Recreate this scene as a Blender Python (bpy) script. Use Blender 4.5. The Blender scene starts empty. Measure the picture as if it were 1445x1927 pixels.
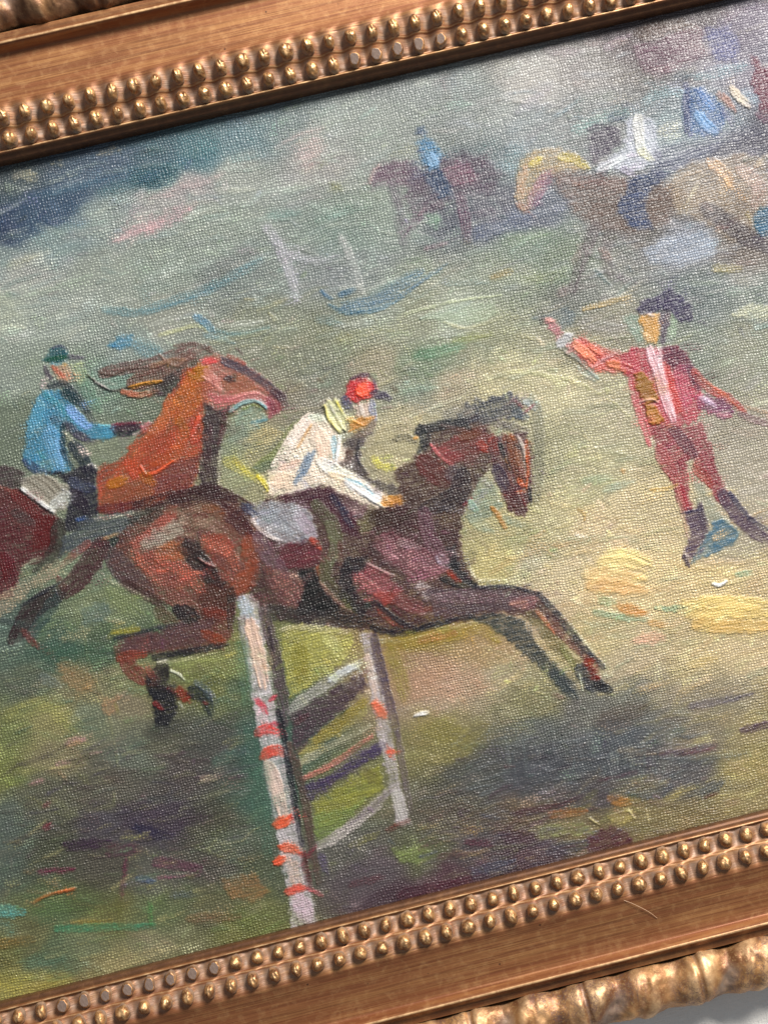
import bpy, math, random
import numpy as np
from mathutils import Matrix, Vector

sc = bpy.context.scene
MM = 0.001
# ------------------------------------------------ camera, world, lights, exposure
cam = bpy.data.cameras.new('camera'); camo = bpy.data.objects.new('camera', cam); sc.collection.objects.link(camo)
CAMR = ((9.71112189e-01, 2.36911522e-01, -2.85314993e-02),
        (-2.36823804e-01, 9.71531112e-01, 6.46413258e-03),
        (2.92506668e-02, 4.79540271e-04, 9.99571993e-01))
CAMP = (0.0, -50.0, 450.0)
FPX, SHX, SHY = 2335.50, 129.42, 213.0
_m = Matrix([list(r)+[0] for r in CAMR]+[[0, 0, 0, 1]])
camo.matrix_world = Matrix.Translation(Vector(CAMP)*MM) @ _m
cam.sensor_fit = 'VERTICAL'; cam.sensor_height = 24; cam.lens = FPX/1927*24
cam.shift_x = -SHX/1927; cam.shift_y = SHY/1927
cam.clip_start = 0.02; cam.clip_end = 50
cam.dof.use_dof = False
sc.camera = camo

wd = bpy.data.worlds.new('World'); sc.world = wd; wd.use_nodes = True
wd.node_tree.nodes['Background'].inputs[0].default_value = (0.88, 0.93, 1.0, 1)
wd.node_tree.nodes['Background'].inputs[1].default_value = 0.27

def area(name, az, el, dist, size, power, col, target=(0, 0, 0)):
    l = bpy.data.lights.new(name, 'AREA'); l.shape = 'RECTANGLE'; l.size, l.size_y = size
    l.energy = power; l.color = col
    o = bpy.data.objects.new(name, l); sc.collection.objects.link(o)
    d = Vector((math.cos(math.radians(az))*math.cos(math.radians(el)), math.sin(math.radians(az))*math.cos(math.radians(el)), math.sin(math.radians(el))))
    o.location = Vector(target)+d*dist; o.rotation_euler = d.to_track_quat('Z', 'Y').to_euler()
    return o
area('window_light', 50, 39, 1.05, (0.30, 0.30), 26.5, (1.0, 0.96, 0.90))
sc.view_settings.view_transform = 'Standard'; sc.view_settings.look = 'None'
sc.view_settings.exposure = 0; sc.view_settings.gamma = 1

# ------------------------------------------------ helpers
def link(o, parent=None):
    sc.collection.objects.link(o)
    if parent: o.parent = parent
    return o
def mesh_np(name, V, F, mat=None, parent=None, smooth=True):
    me = bpy.data.meshes.new(name)
    V = np.asarray(V, np.float32); F = np.asarray(F, np.int32)
    me.vertices.add(len(V)); me.vertices.foreach_set('co', V.ravel())
    n, k = F.shape
    me.loops.add(n*k); me.loops.foreach_set('vertex_index', F.ravel())
    me.polygons.add(n); me.polygons.foreach_set('loop_start', np.arange(0, n*k, k, dtype=np.int32))
    try: me.polygons.foreach_set('loop_total', np.full(n, k, np.int32))
    except Exception: pass
    me.polygons.foreach_set('use_smooth', np.full(n, smooth))
    me.update(calc_edges=True); me.validate()
    if mat: me.materials.append(mat)
    return link(bpy.data.objects.new(name, me), parent)
def gridfaces(nu, nv):
    i = np.arange((nu-1)*(nv-1)); a = (i//(nv-1))*nv+i % (nv-1)
    return np.stack([a, a+nv, a+nv+1, a+1], 1)
def fattr(o, name, arr):
    a = o.data.attributes.new(name, 'FLOAT', 'POINT'); a.data.foreach_set('value', np.ascontiguousarray(arr, np.float32).ravel())
def cattr(o, name, rgb):
    a = o.data.color_attributes.new(name, 'FLOAT_COLOR', 'POINT')
    c = np.ones((len(rgb), 4), np.float32); c[:, :3] = rgb; a.data.foreach_set('color', c.ravel())
class NT:
    def __init__(s, name):
        s.m = bpy.data.materials.new(name); s.m.use_nodes = True; s.t = s.m.node_tree; s.t.nodes.clear()
        s.out = s.t.nodes.new('ShaderNodeOutputMaterial'); s.b = s.t.nodes.new('ShaderNodeBsdfPrincipled')
        s.t.links.new(s.b.outputs[0], s.out.inputs[0])
    def n(s, ty, ins=None, **kw):
        nd = s.t.nodes.new(ty)
        for k, v in kw.items(): setattr(nd, k, v)
        for k, v in (ins or {}).items(): s.set(nd.inputs[k], v)
        return nd
    def set(s, inp, v):
        if hasattr(v, 'links') and hasattr(v, 'is_output'): s.t.links.new(v, inp)
        else: inp.default_value = v
    def math(s, op, a, b=0.0, c=None):
        nd = s.n('ShaderNodeMath', operation=op); s.set(nd.inputs[0], a); s.set(nd.inputs[1], b)
        if c is not None: s.set(nd.inputs[2], c)
        return nd.outputs[0]
    def mix(s, f, a, b, mode='MIX'):
        nd = s.n('ShaderNodeMix', data_type='RGBA', blend_type=mode)
        s.set(nd.inputs[0], f); s.set(nd.inputs[6], a); s.set(nd.inputs[7], b); return nd.outputs[2]
    def ramp(s, f, pts):
        nd = s.n('ShaderNodeValToRGB'); cr = nd.color_ramp
        while len(cr.elements) < len(pts): cr.elements.new(0.5)
        for e, (p, c) in zip(cr.elements, pts):
            e.position = p; e.color = (c, c, c, 1) if isinstance(c, (int, float)) else tuple(c)+(1,)
        s.set(nd.inputs[0], f); return nd.outputs[0]
    def noise(s, vec, scale, detail=3, rough=0.5, dist=0.0):
        nd = s.n('ShaderNodeTexNoise', {'Vector': vec, 'Scale': scale, 'Detail': detail, 'Roughness': rough, 'Distortion': dist}); return nd.outputs[0]
    def scale(s, vec, v):
        nd = s.n('ShaderNodeVectorMath', operation='MULTIPLY'); s.set(nd.inputs[0], vec); nd.inputs[1].default_value = v; return nd.outputs[0]
STROKES = """
P a8a590 dry=.55 rough=9|20,325 55,312 68,325 70,340 45,343 25,335
P 8c8a7c dry=.6 rough=8|88,305 112,298 118,310 100,314
P a9b0b4 dry=.75 rough=9|95,358 130,342 155,336 158,348 145,357 105,365
P 8a8a82 dry=.7 rough=8|188,288 228,262 224,282 200,292
P 4c6074 al=.5 soft=9|0,380 90,350 200,340 240,330 200,365 140,385 60,420 0,440
P 444e66 al=.6 soft=6|0,425 50,405 45,425 0,445
S 466a74 w=24 al=.65 soft=5|190,362 260,337 330,308 400,288
S 466a80 w=16 al=.5 soft=4|60,372 150,352 260,318
P cba4a8 al=.8 soft=7 rough=8|205,457 250,422 330,397 368,385 360,400 290,440 235,455
P c4a8aa al=.55 soft=6|280,373 340,346 420,325 400,347 330,367
P c8aaa8 al=.55 soft=8|555,275 600,253 614,275 600,302 578,322 560,312
S c0acaa w=10 al=.5 soft=3|520,278 560,255 610,240
S b6acae w=30 al=.4 soft=9|130,440 240,410 330,378
S a9bba6 w=12 al=.55 soft=4|50,556 110,540 172,518
S 94aea4 w=18 al=.5 soft=5|110,434 160,424 230,412
S b4b49c w=14 al=.6 soft=4|18,500 45,492 72,483
S b0b6a4 w=30 al=.5 soft=9|0,560 30,585
S 64868e w=16 al=.7 dry=.4|198,583 260,590 300,582
S 64868e w=21 al=.65 dry=.45 soft=2.5|270,585 330,567 400,540 450,512 490,492
S 4f7c90 w=5 al=.7|300,580 360,560 430,525
S 5d86a0 w=17 al=.85|370,597 388,608 402,624
S 52808c w=9 al=.6 soft=3|378,612 440,630 505,616
S 6c94a4 w=10 al=.5 soft=3|385,630 440,645
P 4b7f9c al=.9|205,650 222,632 250,628 252,642 240,655 212,658
S 587f8e w=24 al=.6 dry=.4 soft=3|248,645 275,660 312,672
S 5f8890 w=14 al=.45 dry=.5 soft=3|262,640 300,655
S a9ac84 w=8 al=.75|300,631 340,620 372,612 390,624
S a5a585 w=12 al=.5 dry=.5|400,645 450,634 505,624
P 83868c al=.45 soft=12|530,465 640,465 665,545 560,565
S b4b2bc w=22 al=.85 dry=.45 soft=3|503,428 528,465 545,510 560,560
S b0aeb4 w=8 al=.7 dry=.6|524,462 540,500 556,550
S acacb4 w=15 al=.75 dry=.5 soft=3|545,480 560,485 600,492 640,482
S ccccc8 w=16 al=.9 dry=.6|642,448 658,478 672,520 680,552
S 8c8f92 w=22 al=.5 dry=.5 soft=6|645,450 675,540
S 4a6e8c w=8|605,547 614,556 624,561
S 4f7088 w=11|640,556 666,545
S 53718a w=24 al=.7 dry=.35 soft=3|650,577 700,568 745,540 790,512
S 4c7088 w=9 al=.75|620,575 660,588 710,582 760,560
S 4c6c88 w=8 al=.7 dry=.4|700,572 755,556 800,524 840,498
S 7c8f8a w=12 al=.7 soft=4|700,552 760,520
S 5f7c88 w=16 al=.5 soft=4|600,600 640,608
S 7c7c50 w=18 al=.6 soft=5|628,350 640,356
S 748c82 w=22 al=.6 soft=5|600,415 640,398 690,390
S 6b8a86 w=22 al=.5 soft=6|510,405 560,400
P 98a690 al=.75 soft=4|790,600 850,577 930,570 935,590 900,610 860,612 820,602
S b0b89a w=6 dry=.4|760,592 850,568 945,556
S b4b494 w=5 dry=.2|835,607 880,617 935,600 960,590
S 98804f w=12 al=.7 soft=3|925,522 962,510
S 7f8850 w=14 al=.6 soft=4|855,642 925,628
S 587c62 w=24 al=.75 soft=5|785,668 830,660 870,650
S 7c9a8c w=20 al=.5 soft=6|755,735 820,730
S 9c9c74 w=20 al=.5 soft=6|640,640 700,625 760,620
P 665060 al=.92 dry=.25 soft=4|690,345 705,312 740,300 780,305 800,330 790,360 760,352 725,347 700,357
P 5a4e5c al=.88 dry=.25 soft=5|780,330 830,292 870,285 920,300 942,330 930,360 880,372 820,382 770,400 760,370
S b8a4a0 w=8 dry=.6|695,346 702,326 714,312
S a898a0 w=14 al=.5 dry=.6 soft=3|715,350 760,345
P 8d6a78 al=.8 dry=.35 soft=4|830,322 858,302 885,310 900,340 870,352 835,342
S 605864 w=22 al=.8 dry=.4 soft=4|740,345 752,400 762,460
S 604f5e w=18 al=.8 dry=.4 soft=3|830,385 790,405 762,440
S 705062 w=20 al=.7 dry=.4 soft=3|866,370 874,410 878,452
S 8a7080 w=8 al=.5 dry=.5|890,400 930,395
P 505f78 al=.9|778,247 785,237 798,236 803,250 792,258 782,256
P 5580a4 al=.9|783,262 800,255 818,266 832,290 824,320 806,326 792,300
P 84a8c8 h=.15 ang=60|802,285 832,290 824,316 808,324
P 3f5470 al=.85|796,322 812,328 828,318 852,350 852,366 825,372 806,352
P 5c6882 al=.5 dry=.4 soft=5|770,300 795,295 800,340 770,340
P 8caa94 al=.8|800,405 824,399 836,424 822,432 808,425
S 8a9890 w=16 al=.6|778,440 806,452 832,462
S 8a6f78 w=10 al=.6|800,468 840,458
P 5f6880 al=.7 dry=.3 soft=5|890,428 960,400 1010,400 992,432 940,442 890,458
P a6a892 al=.55 dry=.7 soft=4|732,292 768,270 785,275 770,302
P 6f6a74 al=.5 dry=.4 soft=6|880,360 950,340 990,350 960,400 900,415
P a5906f al=.9 dry=.3 soft=3|968,362 978,302 1000,284 1050,278 1092,292 1106,322 1062,322 1028,332 1012,362 1002,392 985,402 970,388
S c0b064 w=13 dry=.3|1000,310 1018,298
S b8aa60 w=16 al=.85 dry=.3|1054,294 1080,300 1105,314
S 8c6478 w=26 al=.85 dry=.25 soft=3|1030,332 1014,358 1000,386
S bc9c84 w=18 al=.8 dry=.4|988,318 980,345 978,375
S 9c7468 w=14 al=.7 dry=.3|975,385 995,398
P 6e5e58 al=.92 dry=.3 soft=5|1040,322 1110,325 1180,338 1260,345 1290,362 1245,430 1180,442 1120,432 1080,402 1042,352
S 8c7474 w=20 al=.5 dry=.4 soft=5|1050,335 1120,345 1180,345
S 5c5458 w=26 al=.8 dry=.3 soft=4|1120,425 1098,480 1078,545
S 625a5c w=20 al=.75 dry=.3 soft=4|1150,430 1140,480 1150,520
S 84706c w=12 al=.6 dry=.5|1088,475 1078,495
S 9c8078 w=14 al=.6 dry=.6|1130,470 1148,490
S 8c787c w=16 al=.6 soft=3|1052,552 1068,545
S 4c6468 w=8 al=.6|1120,510 1145,535
S 8ab4b0 w=22 al=.6 dry=.4 soft=6|1085,245 1130,228 1180,208
S 90b4b8 w=30 al=.45 dry=.5 soft=7|960,320 975,270
P 544f5c al=.9 dry=.2|1108,242 1134,228 1166,246 1168,270 1146,290 1118,306 1110,282
S 606070 w=16 al=.7 dry=.4|1172,195 1190,205
P b0b4c0 al=.95 dry=.25 ang=50 h=.09|1175,228 1200,214 1230,224 1236,260 1242,290 1232,310 1190,326 1150,320 1120,327 1124,310 1165,286 1178,256
S d2d2cc w=20 al=.85 h=.15|1200,222 1202,262 1208,290
S d0d6da w=11 h=.15|1124,322 1150,310 1185,292
S d0d0b4 w=16 dry=.4|1205,285 1225,300
S a8a0b8 w=14 al=.8|1170,318 1195,330
P c0c0b0 al=.8 dry=.85|1240,235 1275,228 1280,255 1262,265 1240,258
P 3e4a68 al=.92 dry=.2|1182,338 1240,322 1262,326 1216,362 1214,400 1226,430 1190,432 1163,402 1164,376 1180,356
S 565a70 w=26 al=.8 dry=.3 soft=3|1235,325 1300,296 1345,275
S 5c5c6e w=34 al=.6 dry=.4 soft=6|1240,295 1320,272 1420,250
S 4a4e66 w=20 al=.6 dry=.3 soft=4|1150,225 1170,215
P 4a6490 al=.9 dry=.25 ang=70|1284,172 1320,160 1346,186 1370,220 1350,256 1320,256 1290,242 1284,200
S 76a0cc w=20 al=.9 h=.12|1312,215 1325,235 1345,248
S 5f80b4 w=14 al=.8|1318,175 1340,205
S 484c6c w=14 al=.8|1290,160 1292,248
S 5c6872 w=22 al=.75 dry=.3 soft=3|1272,148 1295,140
S 8cb0b8 w=22 al=.6 dry=.4 soft=4|1215,190 1260,170 1280,175
S 8cacb4 w=22 al=.6 dry=.5 soft=4|1310,145 1360,135 1400,125
S 8cacbc w=22 al=.55 dry=.5 soft=4|1400,175 1430,195
S a87868 w=14 h=.14|1352,178 1366,190 1382,208
S ccc0ae w=16 h=.16|1376,168 1390,184 1408,200
S 706888 w=14 al=.6 soft=3|1362,205 1378,235
P 6f4450 al=.9 dry=.2|1410,103 1424,108 1434,125 1450,130 1450,222 1430,216 1426,182 1412,160 1420,130
S 7c5868 w=14 al=.6|1425,215 1450,235
P 6e5562 al=.8 dry=.35 soft=4|1190,85 1230,80 1290,50 1322,60 1322,108 1270,130 1236,146 1202,122
P 5c6088 al=.8 dry=.3 soft=4|1323,55 1370,45 1392,80 1382,116 1346,112 1330,85
P 6c605c al=.85|1190,66 1210,38 1280,35 1305,50 1260,60 1216,76
S b0a8a4 w=4 dry=.3|1212,78 1240,68
P 90806e al=.88 dry=.3 soft=5|1258,332 1300,306 1400,288 1445,305 1450,380 1422,440 1380,452 1322,420 1270,402
S c8a482 w=22 al=.8 dry=.5|1335,304 1362,325 1372,345
S c49a6c w=14 al=.8 dry=.3|1368,338 1376,352
S a88e88 w=28 al=.7 dry=.5|1395,320 1425,350 1420,385
S d0b890 w=12 al=.7 dry=.4|1425,310 1445,290
S 4f4a50 w=34 al=.85 dry=.3 soft=3|1328,392 1375,425 1445,468
S b4a46c w=10 al=.7 dry=.5|1405,402 1412,416
P 3a6480 al=.9|1414,412 1432,392 1450,384 1450,448 1425,446
S c8c0a8 w=7 dry=.5|1312,345 1303,362 1290,386
S 5c5450 w=10 al=.6 dry=.3|1270,408 1300,412 1330,400
P 9aa6b8 al=.75 dry=.4 soft=4|1208,472 1250,446 1320,435 1352,455 1342,482 1280,500 1222,492
S 68686c w=14 al=.6 dry=.3 soft=3|1150,495 1180,528 1260,520
S 7c8c88 w=20 al=.5 dry=.5 soft=4|1165,460 1195,480
S a09468 w=17 al=.75 dry=.4|1345,505 1390,506
S 98a07c w=18 al=.6 soft=4|985,528 1060,514
S 809478 w=26 al=.5 soft=7|960,450 1030,440
P b8b89c al=.8 dry=.3|1374,592 1410,574 1450,572 1450,600 1400,602
S 84a4a8 w=10 al=.6 dry=.4|1420,616 1450,610
S a89060 w=11 al=.7 dry=.3|1098,582 1140,570 1182,558
S 8c8890 w=30 al=.5 dry=.4 soft=7|1100,610 1180,615
# huntsman in red
P 7f988c al=.7 soft=3|1172,598 1198,588 1212,640 1196,648
S 90a68c w=18 al=.7|1266,598 1262,632
P 3c3650 al=.95 h=.08 ang=-30|1197,592 1204,570 1234,556 1260,544 1286,558 1304,586 1300,606 1280,608 1262,586 1245,580 1225,590 1206,596
P 4c3f50 al=.9|1238,586 1260,582 1256,625 1246,652 1237,622
P bc8e50 al=.95 h=.1 ang=75|1201,592 1240,590 1240,625 1233,646 1214,648 1207,625
S ccaa80 w=13 al=.8|1212,630 1228,640
S d8c8c0 w=6 h=.15|1218,592 1232,596
P 5c6c78 al=.65 dry=.3|994,598 1030,590 1060,578 1082,590 1078,616 1060,620 1045,604 1020,602
P a87078 al=.95|1018,600 1036,596 1046,608 1062,625 1052,642 1034,624
S d09c94 w=9 h=.12|1028,600 1042,604
P a8a8ac al=.95 h=.1|1044,646 1060,626 1082,626 1072,650 1050,656
S d8d8dc w=5 h=.15|1062,628 1080,632
S 7c7c76 w=15 h=.14|1062,656 1088,674 1116,702
S 90a098 w=16 al=.8|1090,695 1120,712
P b4524e al=.95 h=.1 ang=25|1068,650 1084,632 1130,648 1166,664 1202,668 1208,690 1196,708 1160,702 1120,697 1094,676
S d07c5c w=17 h=.2|1082,650 1098,662 1116,678
S c86450 w=10 h=.18|1108,652 1132,668
S c4744c w=17 h=.2|1145,686 1170,690 1198,700
S ac7c80 w=7 h=.14|1114,692 1138,676 1162,664
P a04450 al=.95 ang=70|1165,668 1200,652 1235,656 1270,650 1290,665 1302,690 1316,720 1322,760 1312,792 1280,802 1240,802 1226,822 1206,790 1196,750 1184,710 1170,692
P 5a3848 al=.9|1245,655 1272,650 1302,680 1322,720 1314,738 1290,702 1260,692 1245,676
P b84440 al=.9|1244,680 1262,690 1276,740 1288,776 1270,786 1256,750 1247,710
S a85468 w=26 al=.7 dry=.3|1278,695 1292,765
S b45860 w=14|1186,712 1198,765 1222,835
S dcc0c8 w=21 dry=.3 h=.12|1222,660 1238,700 1250,742 1266,790
S ecdce0 w=9 dry=.3|1238,655 1246,700
P 8c6420 al=.98 h=.2|1191,706 1206,702 1226,722 1238,752 1216,758 1201,745
P 9c6c24 al=.98 h=.2|1212,762 1236,765 1252,795 1226,800 1216,782
S e0b8b0 w=4 h=.25|1205,756 1225,752 1238,758
S 9c4a48 w=18 al=.9|1305,700 1335,732 1372,752 1400,776
S cc6c50 w=6|1320,714 1352,736 1402,776
P 70405c al=.92|1308,745 1330,742 1370,755 1382,775 1362,788 1336,780 1312,766
S d0bcd4 w=10 dry=.3 h=.12|1316,748 1330,756 1346,766
S a06070 w=8|1350,780 1376,784
S 7c6468 w=14 al=.8 dry=.3|1392,780 1420,790 1450,798
S b09078 w=8 al=.7 dry=.5|1400,765 1450,780
P 864048 al=.95 ang=60|1224,802 1260,797 1300,802 1320,796 1336,840 1346,870 1366,920 1378,952 1350,946 1325,902 1300,866 1292,872 1296,912 1302,962 1283,966 1270,930 1250,890 1236,850
S 5c3c48 w=24 al=.8|1265,808 1285,830 1305,855
S 9c5252 w=24 al=.8 h=.09|1240,845 1250,870 1270,900
S 8c3c34 w=20 al=.8|1308,880 1335,912
S 98303c w=17 al=.85|1278,918 1292,956
P 8c9080 al=.85|1302,885 1320,910 1348,958 1375,990 1332,985 1312,955
P 4c3c50 al=.92|1283,960 1316,955 1326,990 1330,1002 1312,1040 1300,1058 1285,1052 1298,1010
S 443848 w=14|1316,950 1322,980 1328,1005
S 34304c w=5|1284,966 1322,958
S b08c78 w=9 al=.7 dry=.3|1272,905 1281,950 1294,1010
S 504050 w=26 al=.92|1358,930 1385,970 1415,998 1450,1020
S 38344c w=10|1372,928 1408,974 1450,1002
P 44667c al=.92 h=.07|1340,982 1355,972 1376,988 1394,1004 1372,1030 1322,1050 1300,1062 1310,1040 1326,1012
S b8a07c w=18 dry=.85|1345,1012 1365,1000
S c8bcb8 w=7|1289,1042 1294,1052
S 382c3c w=10|1286,1048 1296,1066
S b89048 w=7 al=.8|1225,922 1250,920 1272,912
S 94a488 w=16 al=.6 soft=3|1098,906 1145,898
S 8ca094 w=14 al=.65 soft=3|1138,922 1192,906
S b88850 w=8|1170,884 1176,890
S a88850 w=7 al=.7|1085,958 1098,966 1098,978
S c8c898 w=9 al=.6 dry=.4|950,700 1010,702 1060,720
S c0bc90 w=6 al=.6 dry=.4|1000,700 1090,722 1150,755 1190,790
# yellow impasto
P c8ae7a al=.6 h=.08 soft=7 dry=.3 ang=3|1098,1068 1140,1042 1206,1040 1224,1056 1206,1086 1216,1120 1180,1130 1130,1116 1098,1092
S e4d390 w=21 al=.8 rough=1.2 h=.13 soft=3 tail=.6|1140,1046 1180,1044 1222,1060
S dfcb8c w=21 al=.8 rough=1.2 h=.13 soft=3 tail=.6|1130,1060 1180,1058 1210,1072
S dab880 w=25 al=.8 rough=1.2 h=.13 soft=3 tail=.6|1105,1082 1160,1082 1210,1092
S dcae74 w=27 al=.8 rough=1.2 h=.13 soft=3 tail=.6|1110,1102 1160,1104 1215,1112
P c6ac70 al=.6 h=.08 soft=7 dry=.3 ang=4|1285,1138 1320,1125 1460,1125 1460,1196 1340,1192 1300,1166
S e2c87e w=21 al=.8 rough=1.2 h=.13 soft=3 tail=.6|1288,1136 1360,1132 1460,1136
S dcc078 w=23 al=.8 rough=1.2 h=.13 soft=3 tail=.6|1294,1154 1370,1152 1460,1156
S ceaa66 w=27 al=.8 rough=1.2 h=.13 soft=3 tail=.6|1310,1176 1380,1178 1460,1180
S 88a486 w=12 al=.85|1235,1143 1260,1146 1288,1142
S 8c9c74 w=14 al=.7|1128,1130 1155,1134
P c48c50 al=.9|1150,1137 1166,1132 1222,1150 1216,1160 1180,1162
S 84987c w=12 al=.8|1118,1152 1165,1160 1216,1166
S c0945c w=14 al=.7|1222,1172 1252,1176
P d4a48c al=.75 dry=.4 soft=3|1186,1206 1212,1190 1246,1190 1252,1206 1226,1214
S f0eeee w=7 h=.2|1340,1098 1352,1102 1366,1094
S 88a88c w=12 al=.7|1385,1082 1412,1077
S ccbc90 w=6|1368,1098 1410,1086
S ccb070 w=16 al=.6 dry=.4|1296,1252 1345,1238
S 98a074 w=30 al=.5 soft=9|960,1020 990,1010
# left jockey
S 70907c w=24 al=.7 soft=3|150,700 172,745 185,770
P a8b48c al=.8 dry=.6|134,688 158,682 166,700 152,732 140,716
P 2a5460 al=.97|83,680 84,668 95,658 115,653 128,660 130,675 120,682 95,685
S 205040 w=10|88,677 110,674 128,671
S 2c3450 w=5|100,655 115,651 128,658
S 5c94a8 w=6|96,685 112,688 126,680
S 50485c w=8 dry=.5|130,670 144,673 160,674
S 4c4450 w=10|86,690 92,706 106,720
P a88c74 al=.95 h=.08 ang=50|98,690 128,684 132,700 131,724 113,719 101,706
S ac6450 w=9|101,691 111,700 122,710
S c49c5c w=6|120,684 127,690
P c0a8a8 al=.8 dry=.75|72,722 85,710 95,716 95,728 78,730
P 4884a4 al=.97 ang=55 h=.08|78,736 95,730 110,735 140,765 170,796 186,800 216,800 216,820 195,829 166,823 140,812 123,796 118,830 128,850 135,886 110,892 90,890 60,880 45,866 47,840 52,800 60,770 68,750
S 30363e w=15|96,727 120,723 142,742 162,772 176,792
S 243c44 w=22 al=.9|122,738 148,758
S 5c9cb8 w=26 al=.75|76,765 62,815
S 4c90a0 w=12 al=.8|84,742 110,762 150,800
S 7ea0d4 w=20 al=.85|132,768 148,785 168,804
S 70a4cc w=30 al=.75|95,810 104,850 112,880
S 80acd8 w=16 al=.7 dry=.4|110,830 122,880
S 50687c w=16 al=.8|100,788 118,798
S 4a4858 w=16 al=.95|126,798 148,818 176,828
S 3c4c6c w=18 al=.85|50,868 66,882 80,886
S 5488a4 w=10 al=.8|50,850 56,872
S 243844 w=13|120,800 121,850 140,882
S 28323e w=28|140,838 158,866 168,892
S 4888a4 w=22|172,816 190,817 213,814
S 6cb0c4 w=5|188,801 212,800
S 3c2434 w=19|216,806 238,803 262,802
S 20242e w=11|218,815 240,816 264,811
S a03448 w=5 dry=.5|212,800 240,797 272,795
P d47c84 al=.95 dry=.2 h=.14|264,802 278,793 285,798 280,812 270,814
S e0ccc4 w=5 dry=.3|252,818 268,812
P e0ccc4 al=.9 dry=.88|144,836 168,842 172,856 158,862 150,850
P e0d8d4 al=.9 dry=.7|168,876 182,874 188,882 178,886
P 2a2834 al=.97|90,890 135,886 165,874 183,885 183,915 187,955 176,976 146,1002 124,1002 118,985 128,960 131,925 120,902
S 4a526c w=20 al=.7 dry=.3|136,905 155,915 178,920
S 3c5c98 w=9|146,978 166,975
S 2c2030 w=26 al=.7|142,930 160,960
P 4c3f42 al=.95|-10,880 20,874 50,890 42,908 34,924 -10,912
P 5a2e32 al=.97|-10,912 30,920 60,936 90,960 112,976 108,1010 105,1040 80,1056 42,1070 30,1100 20,1122 -10,1135
P 5c1a1c al=.9 ang=2|64,972 106,970 104,1030 60,1036
S 603c3a w=44 al=.7|0,938 30,955 55,990
S 6c2c2c w=24 al=.8|30,930 70,965
S 5c1c22 w=30 al=.8|10,1050 25,1100
S 8c4c44 w=7|-5,914 32,928
S 4c4444 w=20 al=.7|28,965 62,985
S 3c3834 w=30 al=.9|112,985 104,1040 70,1070
P 9a9488 al=.98 h=.1 ang=38|36,912 46,900 75,891 105,899 126,915 133,936 125,956 104,966 88,955 68,936 50,928
S 5c5448 w=3|52,904 78,922 100,942
S 645c50 w=3|66,898 92,915 112,940
S 6c6458 w=3|82,895 105,912 120,932
S dcdcdc w=9 h=.3|42,920 72,942 102,964
S bcc0bc w=18 dry=.45 h=.15|100,952 128,930
P 4c5258 al=.92|118,1012 170,976 240,956 272,950 245,1008 200,1016 130,1042 110,1046
S 6c6c68 w=6 al=.6|140,1015 190,995 240,985
P 24282c al=.92|190,1018 246,1000 242,1042 200,1052
S 4a3034 w=42 al=.95|192,1025 155,1080 122,1112
S 84504c w=18 al=.85|166,1022 145,1040 118,1062
S ac8860 w=6 h=.12|196,1014 232,1000
P a89880 al=.9 dry=.55 rough=8|58,1086 108,1055 126,1060 116,1086 70,1106 20,1150 -10,1172 -10,1128
S a0ac94 w=8 dry=.4|46,1068 62,1056 80,1052
S 3a2e30 w=38 al=.92|112,1114 60,1150 28,1205
S 744040 w=16 al=.8|112,1090 124,1110
S 2c3038 w=6|40,1140 120,1092
S 6c3c38 w=16 al=.8|46,1188 72,1216
S 3a4c4c w=26 al=.7|105,1128 62,1190
S 7c8c78 w=22 al=.6 dry=.6|190,1085 180,1110
P 64746e al=.8 soft=4|150,1142 198,1130 216,1150 200,1166 160,1182
S 7c885c w=40 al=.6 dry=.3 soft=5|210,1110 260,1150
S c0b494 w=10 al=.8 dry=.75|200,1165 232,1172
# orange horse behind
P 7c9488 al=.85|166,700 200,698 262,708 252,728 212,734 182,716
S 6c5450 w=26 al=.9|196,702 235,694 270,688 320,672 362,652
S 6b4f48 w=36 al=.92|252,722 300,706 350,682 396,664
S 3c3434 w=30|300,735 330,716 366,698
S 8c6c54 w=9 al=.8 h=.14|285,690 320,680 350,678
S 88685c w=6 al=.8 h=.14|300,668 330,690 360,672
S 5c4440 w=9 al=.8|330,650 370,648 400,662
S 3c2c2a w=3.5 h=.3|166,706 186,722 213,736 240,729 300,716
S 4c3830 w=3 h=.2|190,702 215,706 240,694 280,692
S d0cccc w=3 h=.3|180,720 206,733
S c48c3c w=8 h=.25|246,730 274,722 304,718
S a46048 w=13 h=.2|232,738 264,744 298,736
P 9c4a32 al=.97 ang=-35|345,700 380,684 400,700 402,730 388,760 386,800 383,850 370,900 350,930 290,952 260,962 188,967 186,880 230,860 255,830 272,810 300,785 311,750 330,730
S a8602c w=48 al=.85|385,705 360,740 338,785
S b4683c w=22 al=.8|322,750 308,790 280,820
S b4603c w=20 al=.7 dry=.3|310,800 270,840
S 98422c w=58 al=.75|310,830 262,885
P 6c4040 al=.85|288,885 340,862 378,862 366,910 330,942 290,932
S a4502c w=26 al=.7 dry=.4|350,800 335,850 290,870
S d4583c w=8 h=.15|376,785 368,802 360,822
P 9c3c30 al=.7|362,790 380,800 380,850 352,830
S 8c5828 w=18 al=.7 dry=.5|340,792 352,820
S d8603c w=7 h=.2|264,878 276,894 300,886 326,868
S b04830 w=22 al=.8|240,870 262,900
P 82503a al=.85|195,915 285,900 290,940 240,952 192,955
S ac6c20 w=20 h=.1|208,912 236,902
S 9c5c20 w=20 al=.85|270,896 290,908
S a04c3a w=10 al=.8|187,890 189,935
S 5c2c30 w=20 al=.9|190,958 225,955 255,948
S 3c2428 w=30 al=.85 dry=.2|260,955 310,942 372,928
P 9a6258 al=.97 ang=25|370,690 386,672 410,664 440,669 470,690 502,712 527,742 536,760 525,776 510,786 495,766 470,756 440,763 410,772 386,763 380,730
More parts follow.
